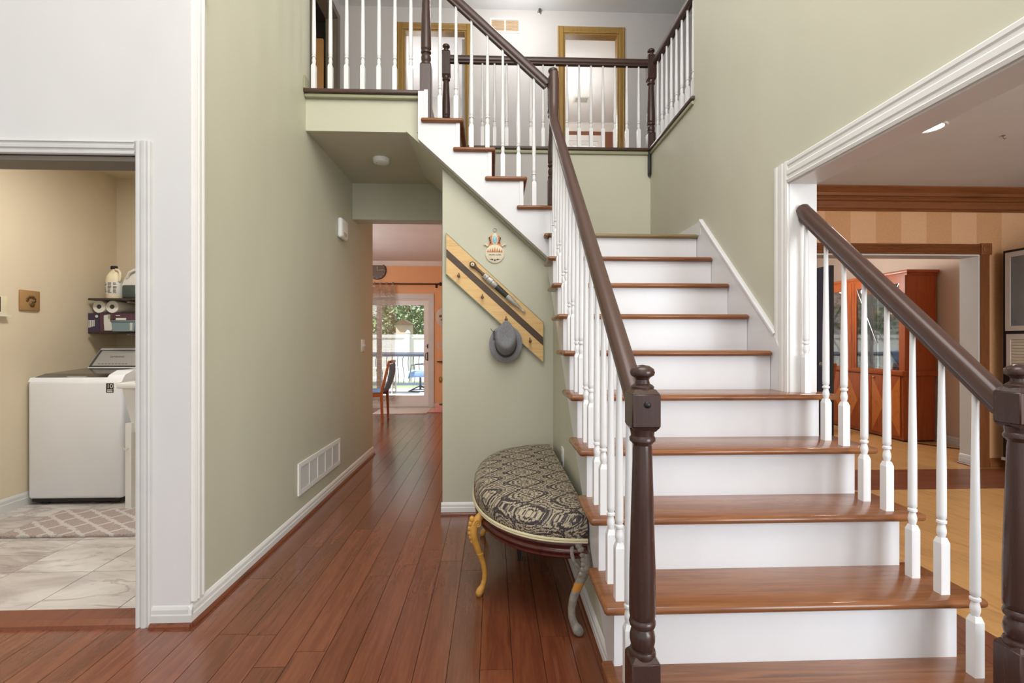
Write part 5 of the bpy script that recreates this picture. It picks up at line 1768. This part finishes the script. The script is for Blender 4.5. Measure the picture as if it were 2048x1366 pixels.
# clock
ck = thing('wall_clock', 'round brown wall clock over the curtain in the kitchen', 'clock', (-2.118, KY - .03, 2.34))
m = MB(); m.lathe([(.001, KY), (.165, KY), (.168, KY - .012), (.163, KY - .03), (.154, KY - .032), (.150, KY - .020), (.001, KY - .020)], (-2.118, 0, 2.512), 40, 'y'); m.build('case', 'espresso', ck)
m = MB(); m.lathe([(.150, KY - .020), (.150, KY - .0215), (.001, KY - .0215)], (-2.118, 0, 2.512), 40, 'y'); m.build('face', 'clockface', ck)
for i in range(12):
    a = i * PI / 6
    p0 = Vector((-2.118 + math.sin(a) * .125, KY - .023, 2.512 + math.cos(a) * .125)); p1 = Vector((-2.118 + math.sin(a) * .142, KY - .023, 2.512 + math.cos(a) * .142))
    m = MB(); m.tube([p0, p1], .0035, 4); m.build('hour_mark', 'plastic_dim', ck)
for nm, a, r0, r1, w_ in (('hour_hand', .06, .0, .075, .006), ('minute_hand', 1.42, .0, .118, .0045)):
    m = MB(); m.tube([(-2.118 + math.sin(a) * r0, KY - .025, 2.512 + math.cos(a) * r0), (-2.118 + math.sin(a) * r1, KY - .025, 2.512 + math.cos(a) * r1)], [w_ * .5, w_], 4); m.build(nm, 'plastic_dim', ck)
# small things on the orange wall
t = thing('round_plaque', 'round cream plaque with dark motif half hidden by the wall edge', 'plaque', (-.90, KY - .01, 1.45))
m = MB(); m.lathe([(.001, KY), (.200, KY), (.205, KY - .008), (.195, KY - .014), (.001, KY - .014)], (-.855, 0, 1.665), 36, 'y'); m.build('disc', 'taupe', t)
m = MB(); m.box(-.99, -.88, KY - .016, KY - .014, 1.66, 1.70); m.box(-.96, -.86, KY - .016, KY - .014, 1.60, 1.63); m.box(-.93, -.85, KY - .016, KY - .014, 1.53, 1.57); m.build('motif', 'bronze', t)
t = thing('light_switch', 'beige rocker switch plate on the orange kitchen wall', 'switch', (-.96, KY - .005, 1.07))
MB().box(-1.03, -.91, KY - .006, KY, 1.075, 1.205).build('plate', 'taupe', t); MB().box(-1.0, -.965, KY - .010, KY - .006, 1.105, 1.175).build('rocker', 'orange', t)
t = thing('wall_shelf', 'tiny dark shelf on the orange wall below the switch', 'shelf', (-.95, KY - .03, .83))
MB().box(-1.03, -.80, KY - .06, KY, .838, .856, .003).build('board', 'espresso', t); MB().box(-.92, -.90, KY - .045, KY, .79, .838).build('bracket', 'espresso', t)
t = thing('wall_knob', 'oval brass knob low on the orange wall by the doorway', 'hook', (-.965, KY - .03, .48))  # brass knob on a rose, mounted on the wall
m = MB(); m.lathe([(.034, KY), (.034, KY - .006), (.014, KY - .010), (.014, KY - .03), (.03, KY - .042), (.034, KY - .055), (.026, KY - .066), (.001, KY - .07)], (-.965, 0, .512), 20, 'y', .8, 1.35); m.build('knob', 'brass', t)
m = MB(); m.lathe([(.040, KY), (.040, KY - .004), (.001, KY - .004)], (-.965, 0, .512), 20, 'y', .9, 1.5); m.build('rose', 'brass', t)
tag(MB().box(-2.02, -1.12, 8.36, 9.08, 0.0, .010, .003).build('door_mat', 'rugwhite'), 'pale mat on the floor before the sliding door', 'mat')
t = thing('pet_feeder', 'pink pet bowl stand on a pink tray by the kitchen wall', 'pet bowl', (-.93, 8.8, 0))
MB().box(-1.115, -.70, 8.50, 9.08, 0, .012, .004).build('tray', 'pink', t)
m = MB(); m.prism([(-1.03, .012), (-.72, .012), (-.745, .085), (-1.005, .085)], 'y', 8.74, 9.02); m.build('stand', 'pink', t)
m = MB(); m.lathe([(.085, .085), (.09, .10), (.08, .104), (.06, .092), (.001, .09)], (-.88, 8.88, 0), 24); m.build('bowl', 'darkgrey', t)


def dining_chair(label, loc, rz, fabric='blue_fabric'):
    """faces +X in local space"""
    t = thing('dining_chair', label, 'chair', loc, rz)
    for y in (-.21, .21):
        m = MB(); m.prism([(-.215, .0), (-.185, .0), (-.165, .45), (-.205, .45)], 'y', y - .017, y + .017); m.prism([(-.205, .43), (-.165, .43), (-.285, .92), (-.315, .92)], 'y', y - .016, y + .016); m.build('rear_leg', 'chairwood', t, True)
        m = MB(); m.prism([(.19, 0), (.22, 0), (.225, .43), (.185, .43)], 'y', y - .018, y + .018); m.build('front_leg', 'chairwood', t, True)
        m = MB(); m.box(-.18, .20, y - .012, y + .012, .385, .435); m.build('side_rail', 'chairwood', t, True)
    m = MB(); m.box(.195, .215, -.20, .20, .385, .435); m.build('front_rail', 'chairwood', t, True)
    m = MB(); m.box(-.318, -.28, -.22, .22, .885, .925, .006); m.build('top_rail', 'chairwood', t, True)
    m = MB(); m.box(-.195, .225, -.215, .215, .435, .475, .014, 3); m.build('seat', fabric, t, True)
    m = MB()
    vs, fs = [], []
    for j in range(9):
        z = .47 + .40 * j / 8
        x = -.205 - .092 * (j / 8) + .03 * math.sin(PI * j / 8) * -1
        for (y, d) in ((-.185, 0), (.185, 0), (.185, -.022), (-.185, -.022)):
            vs.append((x + d, y, z))
    for j in range(8):
        for k in range(4):
            a, b = j * 4 + k, j * 4 + (k + 1) % 4
            fs.append((a, b, b + 4, a + 4))
    fs += [(3, 2, 1, 0), (32, 33, 34, 35)]
    m.add(vs, fs, True); o = m.build('backrest', fabric, t, True)
    bm = bmesh.new(); bm.from_mesh(o.data); bmesh.ops.recalc_face_normals(bm, faces=bm.faces[:]); bm.to_mesh(o.data); bm.free()
    return t


dining_chair('orange-brown wooden chair with blue upholstery at the end of the hall', (-1.86, 7.70, 0), PI)

# ================================================================== OUTSIDE THE GLASS DOOR
dk = MB().box(-6.0, 1.0, 9.30, 14.7, -.25, -.165).build('floor', 'mortar'); struct(dk, 'pale grey deck outside the kitchen')
for i in range(36):
    MB().box(-5.5, .5, 9.31 + i * .15, 9.31 + i * .15 + .145, -.165, -.15).build('deck_board', 'deck', dk)
struct(box('floor_lawn', (-16, 8, 14.7, 34, -.6, -.45), 'grass'), 'green lawn behind the deck')
dr = thing('deck_railing', 'blue-grey deck railing with wavy iron balusters', 'railing', (-2.2, 14.5, -.15))
MB().box(-5.5, .5, 14.44, 14.58, .855, .905).build('top_rail', 'deckrail', dr)
MB().box(-5.5, .5, 14.49, 14.53, .78, .85).build('sub_rail', 'deckrail', dr)
MB().box(-5.5, .5, 14.48, 14.54, -.06, .02).build('bottom_rail', 'deckrail', dr)
wb = None
x = -5.4
while x < .4:
    if wb is None:
        m = MB(); m.tube([(x + .022 * math.sin(2 * PI * i / 10), 14.51, .0 + .80 * i / 10) for i in range(11)], .011, 6); wb = m.build('baluster', 'iron', dr); wl = wb.location.copy(); wx_ = x
    else:
        copy_to(wb, (wl.x + x - wx_, wl.y, wl.z), dr)
    x += .155
for x in (-5.4, -3.6, -.6):
    MB().box(x - .05, x + .05, 14.46, 14.56, -.15, .78).build('post', 'deckrail', dr)
# patio chair facing left
pc = thing('patio_chair', 'cushioned swivel patio chair on the deck', 'chair', (-1.98, 13.7, -.15))
m = MB(); m.box(-2.30, -1.75, 13.42, 13.98, .25, .42, .04, 3); m.build('seat_cushion', 'blue_fabric', pc)
m = MB(); m.prism([(-1.84, .40), (-1.68, .42), (-1.58, .93), (-1.72, .95), (-1.80, .80)], 'y', 13.44, 13.96); m.build('back_cushion', 'blue_fabric', pc)
for y in (13.40, 14.0):
    m = MB(); m.tube([(-2.28, y, .22), (-2.22, y, .40), (-2.20, y, .58), (-1.95, y, .60), (-1.70, y, .56)], .014, 8); m.build('arm', 'iron', pc)
m = MB(); m.tube([(-2.0, 13.7, .24), (-2.0, 13.7, -.10)], .03, 10); m.build('pedestal', 'iron', pc)
m = MB()
m.tube([(-2.28, 13.45, -.13), (-2.0, 13.7, .0), (-1.72, 13.95, -.13)], .016, 8); m.tube([(-2.28, 13.95, -.13), (-2.0, 13.7, .0), (-1.72, 13.45, -.13)], .016, 8)
m.build('base_cross', 'iron', pc)
m = MB(); m.tube([(-2.0 + .29 * math.cos(2 * PI * i / 24), 13.7 + .29 * math.sin(2 * PI * i / 24), -.132) for i in range(25)], .015, 8); m.build('base_ring', 'iron', pc)
t = thing('patio_table', 'pale patio table beside the deck chair behind the curtain', 'table', (-3.1, 13.2, -.15))
m = MB(); m.box(-3.45, -2.55, 12.9, 13.5, .50, .53, .008); m.build('table_top', 'plastic_dim', t)
for (x, y) in ((-3.40, 12.95), (-2.62, 12.95), (-3.40, 13.45), (-2.62, 13.45)):
    m = MB(); m.tube([(x, y, .50), (x, y, -.15)], .018, 8); m.build('leg', 'plastic_dim', t)
# vinyl fence
fn = thing('vinyl_fence', 'tall white vinyl fence behind the deck', 'fence', (-3, 19, -.45))
for i in range(9):
    x = -9 + i * 1.8 + .36
    m = MB(); m.box(x - .07, x + .07, 18.93, 19.07, -.45, 1.55); m.prism([(x - .09, 1.55), (x + .09, 1.55), (x + .05, 1.62), (x, 1.66), (x - .05, 1.62)], 'y', 18.91, 19.09); m.build('post', 'fence', fn)
    if i < 8:
        MB().box(x + .07, x + 1.73, 18.96, 19.04, 1.36, 1.48).build('top_rail', 'fence', fn)
        MB().box(x + .07, x + 1.73, 18.96, 19.04, -.30, -.18).build('bottom_rail', 'fence', fn)
        for k in range(9):
            a = x + .08 + k * .183
            MB().box(a, a + .180, 18.985, 19.015, -.18, 1.36).build('slat', 'fence', fn)


def tree(label, x, y, r, h, mat, nleaf=1500):
    t = thing('tree', label, 'tree', (x, y, -.45), 0, 'trees behind the vinyl fence')
    m = MB(); m.tube([(x, y, -.45), (x + .05, y, .8), (x, y, h)], [.16, .12, .05], 8)
    for k in range(5):
        a = k * 1.26
        m.tube([(x, y, .9 + .2 * k), (x + math.cos(a) * r * .6, y + math.sin(a) * r * .6, h * .6 + .3 * k)], [.06, .02], 6)
    m.build('trunk', 'bark', t)
    m = MB()
    vs, fs = [], []
    for i in range(nleaf):
        while True:
            p = Vector((random.uniform(-1, 1), random.uniform(-1, 1), random.uniform(-1, 1)))
            if .35 < p.length < 1: break
        c = Vector((x + p.x * r, y + p.y * r, h + p.z * r * 1.1))
        u = Vector((random.gauss(0, 1), random.gauss(0, 1), random.gauss(0, 1))).normalized()
        w_ = u.orthogonal().normalized()
        s_ = random.uniform(.09, .17)
        o = len(vs)
        vs += [c - u * s_, c + w_ * s_ * .5, c + u * s_, c - w_ * s_ * .5]
        fs.append((o, o + 1, o + 2, o + 3))
    m.add(vs, fs)
    o = m.build('foliage', mat, t)
    return t


tree('dense green tree behind the vinyl fence, left', -8.4, 30.0, 2.2, 2.6, 'leaf', 3000)
tree('dense green tree right of centre behind the vinyl fence', -4.2, 25.0, 2.15, 3.0, 'leaf', 3600)
tree('paler loose tree behind the vinyl fence, far right', -0.2, 24.5, 1.6, 2.6, 'leaf2', 2000)
tree('dense green tree behind the curtain and fence, far left', -12.9, 30.0, 2.2, 2.6, 'leaf', 1200)
sh = thing('garden_shed', 'small tan shed peeking over the vinyl fence', 'shed', (-3.75, 21.2, -.45))
MB().box(-4.05, -3.45, 20.8, 21.5, -.45, 1.95).build('wall', 'taupe', sh)
m = MB(); m.prism([(-4.15, 1.93), (-3.35, 1.93), (-3.75, 2.15)], 'y', 20.7, 21.6); m.build('roof', 'bark', sh)

# ================================================================== LIVING AND DINING ROOMS
rl = thing('recessed_light', 'lit recessed ceiling light in the living room', 'ceiling light', (2.98, 3.27, C1))
m = MB(); m.lathe([(.095, C1), (.098, C1 - .004), (.092, C1 - .008), (.078, C1 - .006), (.076, C1)], (2.98, 3.27, 0), 28); m.build('trim_ring', 'plastic', rl)
m = MB(); m.lathe([(.076, C1 - .003), (.001, C1 - .0045)], (2.98, 3.27, 0), 28); m.build('lens', 'lamp', rl)
d = bpy.data.lights.new('recessed_lamp', 'SPOT'); d.energy = 60; d.spot_size = 2.4; d.spot_blend = .6; d.color = (1, .95, .88); d.shadow_soft_size = .08
o = bpy.data.objects.new('recessed_lamp', d); o.location = (2.98, 3.27, C1 - .02); COL.objects.link(o)
t = thing('ceiling_hook', 'small ceiling hook with scuffs near the recessed light', 'hook', (3.6, 3.3, C1 - .02))
m = MB(); m.lathe([(.012, C1), (.012, C1 - .004), (.001, C1 - .004)], (3.62, 3.38, 0), 10); m.tube([(3.62, 3.38, C1), (3.62, 3.38, C1 - .015), (3.635, 3.385, C1 - .024), (3.65, 3.39, C1 - .016)], .003, 6); m.build('hook', 'steel', t)

# tall dark cabinet against the right wall
bc = thing('display_cabinet', 'tall black cabinet with silver framed frosted door at right edge', 'cabinet', (5.04, 3.9, 0))
MB().box(4.82, 5.29, 3.2, 4.50, .115, 2.07).build('carcass', 'espresso', bc)
fr_ = MB(); fr_.box(4.80, 4.82, 4.42, 4.465, 1.315, 2.045); fr_.box(4.80, 4.82, 3.80, 3.845, 1.315, 2.045); fr_.box(4.80, 4.82, 3.845, 4.42, 2.0, 2.045); fr_.box(4.80, 4.82, 3.845, 4.42, 1.315, 1.36); db = fr_.build('door_frame', 'alu', bc)
MB().box(4.806, 4.814, 3.845, 4.42, 1.36, 2.0).build('frosted_pane', 'frosted', db)
for z in (1.40, 1.96):
    m = MB(); m.lathe([(.006, 4.80), (.006, 4.803), (.001, 4.803)], (0, 4.39, z), 8, 'x'); m.lathe([(.006, 4.806), (.006, 4.802)], (0, 4.39, z), 8, 'x'); m.build('screw', 'steel', db)
fr_ = MB(); fr_.box(4.80, 4.82, 4.42, 4.455, .90, 1.285); fr_.box(4.80, 4.82, 3.80, 3.835, .90, 1.285); fr_.box(4.80, 4.82, 3.835, 4.42, 1.235, 1.285); tb = fr_.build('shutter_frame', 'alu', bc)
for i in range(12):
    z = .905 + i * .0275
    m = MB(); m.prism([(4.812, z), (4.806, z + .006), (4.806, z + .020), (4.812, z + .026)], 'y', 3.835, 4.42); m.build('shutter_slat', 'blinds', tb)
MB().box(4.802, 4.82, 3.25, 4.47, .16, .84, .003).build('drawer_front', 'espresso', bc)
MB().box(4.80, 4.82, 3.25, 4.50, .10, .125).build('plinth_strip', 'alu', bc)
for y in (4.44, 3.3):
    m = MB(); m.lathe([(.032, 0), (.032, .01), (.026, .014), (.026, .115)], (4.86, y, 0), 16); m.build('foot', 'steel', bc)

# china cabinet
cc = thing('china_cabinet', 'cherry china cabinet with mirrored glass doors and faceted panels', 'cabinet', (5.15, 6.7, 0))
y0c, y1c = 5.80, 7.68
MB().box(4.955, 5.35, y0c, y1c, .02, .80).build('base_body', 'cherry', cc)
MB().box(4.97, 5.34, y0c + .01, y1c - .01, 0, .03).build('plinth', 'espresso', cc)
MB().box(4.925, 5.38, y0c - .02, y1c + .02, .80, .86, .006).build('counter', 'cherry', cc)
MB().box(5.0, 5.365, y0c, y0c + .03, .86, 2.05).build('side_panel', 'cherry', cc)
MB().box(5.0, 5.365, y1c - .03, y1c, .86, 2.05).build('side_panel', 'cherry', cc)
MB().box(5.345, 5.365, y0c + .03, y1c - .03, .86, 2.05).build('mirror_back', 'mirror', cc)
m = MB(); m.box(4.99, 5.375, y0c - .01, y1c + .01, 2.02, 2.05); m.box(4.975, 5.385, y0c - .03, y1c + .03, 2.05, 2.085, .004); m.build('cornice', 'cherry', cc)
for (a, b) in ((y0c, y0c + .09), (6.60, 6.78), (y1c - .09, y1c)):
    m = MB(); m.box(4.975, 5.0, a, b, .86, 2.02)
    if b - a > .1: m.box(4.968, 4.975, (a + b) / 2 - .006, (a + b) / 2 + .006, .86, 2.02); m.box(4.970, 4.975, (a + b) / 2 - .05, (a + b) / 2 - .03, .86, 2.02)
    m.build('stile', 'cherry', cc)
for (a, b) in ((y0c + .09, 6.60), (6.78, y1c - .09)):
    m = MB(); m.box(4.975, 5.0, a, b, 1.93, 2.02); m.build('top_rail', 'cherry', cc)
    mid = (a + b) / 2
    for (p, q) in ((a, mid - .003), (mid + .003, b)):
        MB().box(4.980, 4.986, p, q, .865, 1.93).build('glass_door', 'glass', cc)
    m = MB()
    for (ya_, za_, yb2, zb2) in ((a, 1.93, mid, 1.35), (mid, 1.35, a, .9), (b, 1.93, mid, 1.2)):
        m.tube([(4.978, ya_, za_), (4.978, yb2, zb2)], .004, 5)
    m.build('glass_leading', 'steel', cc)
    for z in (1.18, 1.47, 1.72):
        MB().box(5.01, 5.34, a, b, z - .004, z + .004).build('glass_shelf', 'glass', cc)
for (a, b) in ((y0c + .09, 6.60), (6.78, y1c - .09)):
    point_light('cabinet_lamp', (5.17, (a + b) / 2, 1.96), 6.0, (1, 0.97, 0.93), 0.03)
# faceted lower doors
nd = 4
for i in range(nd):
    a = y0c + .03 + (y1c - y0c - .06) * i / nd + .004
    b = y0c + .03 + (y1c - y0c - .06) * (i + 1) / nd - .004
    dr_ = MB().box(4.940, 4.957, a, b, .06, .79).build('cabinet_door', 'cherry', cc)
    mid, zm = (a + b) / 2, .425
    f0, f1 = 4.940, 4.922
    C_ = [(f0, a, .06), (f0, b, .06), (f0, b, .79), (f0, a, .79)]
    apx = (f1, a if i % 2 else b, zm)
    fx, fz = (f1, mid, zm), None
    # two light kite facets and two darker ones meeting in the middle
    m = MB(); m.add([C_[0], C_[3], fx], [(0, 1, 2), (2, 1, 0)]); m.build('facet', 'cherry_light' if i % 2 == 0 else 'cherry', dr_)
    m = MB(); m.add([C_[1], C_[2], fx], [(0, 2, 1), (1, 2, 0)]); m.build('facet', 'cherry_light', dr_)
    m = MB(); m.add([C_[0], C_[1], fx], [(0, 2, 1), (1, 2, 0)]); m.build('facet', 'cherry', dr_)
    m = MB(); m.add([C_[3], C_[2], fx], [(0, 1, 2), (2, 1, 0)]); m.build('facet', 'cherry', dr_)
    m = MB(); m.ball((4.925, a + .05 if i % 2 else b - .05, .755), .012); m.build('knob', 'brass', dr_)


def ware(name, label, cat, y, z, kind, mat, x=5.13):
    t = thing(name, label, cat, (x, y, z), 0, 'ornaments in the china cabinet')
    if kind == 'pitcher':
        m = MB(); m.lathe([(.03, z), (.034, z + .01), (.055, z + .06), (.06, z + .10), (.035, z + .16), (.025, z + .19), (.038, z + .225)], (x, y, 0), 16); m.build('body', mat, t)
        m = MB(); m.tube([(x, y - .03, z + .20), (x, y - .08, z + .19), (x, y - .085, z + .12), (x, y - .055, z + .07)], .007, 6); m.build('handle', mat, t)
        m = MB(); m.prism([(y + .025, z + .20), (y + .075, z + .235), (y + .02, z + .225)], 'x', x - .012, x + .012); m.build('spout', mat, t)
    elif kind == 'plate':
        m = MB(); m.lathe([(.001, x + .02), (.075, x + .02), (.08, x + .012), (.055, x + .016), (.05, x + .010), (.03, x + .012), (.001, x + .008)], (0, y, z + .088), 24, 'x'); m.build('disc', mat, t)
        m = MB(); m.tube([(x - .03, y - .03, z + .003), (x + .03, y - .03, z + .02), (x + .035, y - .03, z + .08)], .004, 6); m.tube([(x - .03, y + .03, z + .003), (x + .03, y + .03, z + .02), (x + .035, y + .03, z + .08)], .004, 6); m.build('stand', 'espresso', t)
    elif kind == 'cup':
        m = MB(); m.lathe([(.03, z), (.032, z + .006), (.012, z + .014), (.012, z + .03), (.045, z + .05), (.06, z + .10), (.062, z + .13)], (x, y, 0), 16); m.build('bowl', mat, t)
        for s_ in (-1, 1):
            m = MB(); m.tube([(x, y + s_ * .055, z + .12), (x, y + s_ * .085, z + .115), (x, y + s_ * .08, z + .07), (x, y + s_ * .05, z + .06)], .006, 6); m.build('handle', mat, t)
    elif kind == 'figure':
        m = MB(); m.lathe([(.035, z), (.036, z + .01), (.024, z + .02), (.03, z + .06), (.02, z + .11), (.028, z + .135), (.012, z + .155)], (x, y, 0), 12); m.build('robe', mat, t)
        m = MB(); m.ball((x, y, z + .172), .018); m.build('head', 'ivory', t)
    elif kind == 'mask':
        m = MB(); m.lathe([(.001, x + .03), (.075, x + .03), (.07, x), (.04, x - .02), (.001, x - .028)], (0, y, z + .085), 20, 'x', 1, 1.05); m.build('face', mat, t)
        m = MB(); m.lathe([(.001, x - .025), (.04, x - .022), (.036, x - .032), (.012, x - .036), (.001, x - .036)], (0, y, z + .075), 16, 'x'); m.build('rosette', 'goldplate', t)
        m = MB(); m.box(x - .02, x + .04, y - .05, y + .05, z, z + .012); m.build('base', 'espresso', t)
    elif kind == 'rooster':
        m = MB(); m.ball((x, y, z + .07), .05, .7, 1.1, 1); m.ball((x, y - .05, z + .13), .022); m.tube([(x, y - .03, z + .09), (x, y - .05, z + .13)], .018, 8); m.lathe([(.03, z), (.03, z + .01), (.012, z + .02)], (x, y, 0), 12); m.build('body', mat, t)
        m = MB(); m.prism([(y + .03, z + .08), (y + .10, z + .16), (y + .085, z + .10), (y + .05, z + .05)], 'x', x - .008, x + .008); m.build('tail', mat, t)
    return t


ware('pitcher', 'dark animal-shaped pitcher on the top shelf of the china cabinet', 'pitcher', 6.43, 1.474, 'pitcher', 'bronze')
ware('pitcher', 'copper pitcher at the middle of the top cabinet shelf', 'pitcher', 6.14, 1.474, 'pitcher', 'copper')
ware('trophy_cup', 'dark two-handled cup on the middle cabinet shelf', 'cup', 6.42, 1.184, 'cup', 'ink')
ware('figurine', 'small pale figurine between the cup and the plate', 'figurine', 6.22, 1.184, 'figure', 'horn')
ware('gold_plate', 'round gold plate standing on the middle cabinet shelf', 'plate', 6.0, 1.184, 'plate', 'goldplate')
ware('figurine', 'robed copper figurine on the cabinet floor', 'figurine', 6.30, .862, 'figure', 'copper')
ware('mask', 'round red carved mask on the cabinet floor', 'mask', 5.99, .862, 'mask', 'redmask')
ware('bird_figurine', 'dark bird figurine at the back of the cabinet floor', 'figurine', 6.48, .862, 'rooster', 'bronze')
ware('pitcher', 'dark slim jug in the far glass door of the cabinet', 'pitcher', 7.0, 1.184, 'pitcher', 'bronze')
ware('trophy_cup', 'pale cup in the far glass door of the cabinet', 'cup', 7.25, .862, 'cup', 'steel')

# navy door standing open, and a chair behind it
t = thing('open_door', 'dark navy door standing open at the dining room', 'door', (3.47, 5.3, 0))
m = MB(); m.box(3.452, 3.492, 4.95, 5.75, .012, 2.0, .003); lf_ = m.build('door_leaf', 'navy', t)
MB().box(3.4515, 3.4925, 4.9485, 4.951, .014, 1.998).build('edge_strip', 'black', t)
m = MB(); m.lathe([(.022, 3.452), (.012, 3.445), (.012, 3.42), (.026, 3.405), (.001, 3.395)], (0, 5.02, .98), 12, 'x'); m.build('door_knob', 'steel', t)
dining_chair('wooden chair in the dining room glimpsed beside the navy door', (4.36, 6.75, 0), PI * .5, 'chairwood')

# the goods stand towards the front of the two shelves
for o in bpy.data.objects:
    if o.parent is None and o.type == 'EMPTY' and o.name.split('.')[0] in ('bleach_jug', 'detergent_bottle', 'paper_towel_roll', 'carton', 'storage_tote'):
        o.location.y -= 0.045 if o.name.startswith(('carton', 'paper', 'storage')) else 0.13
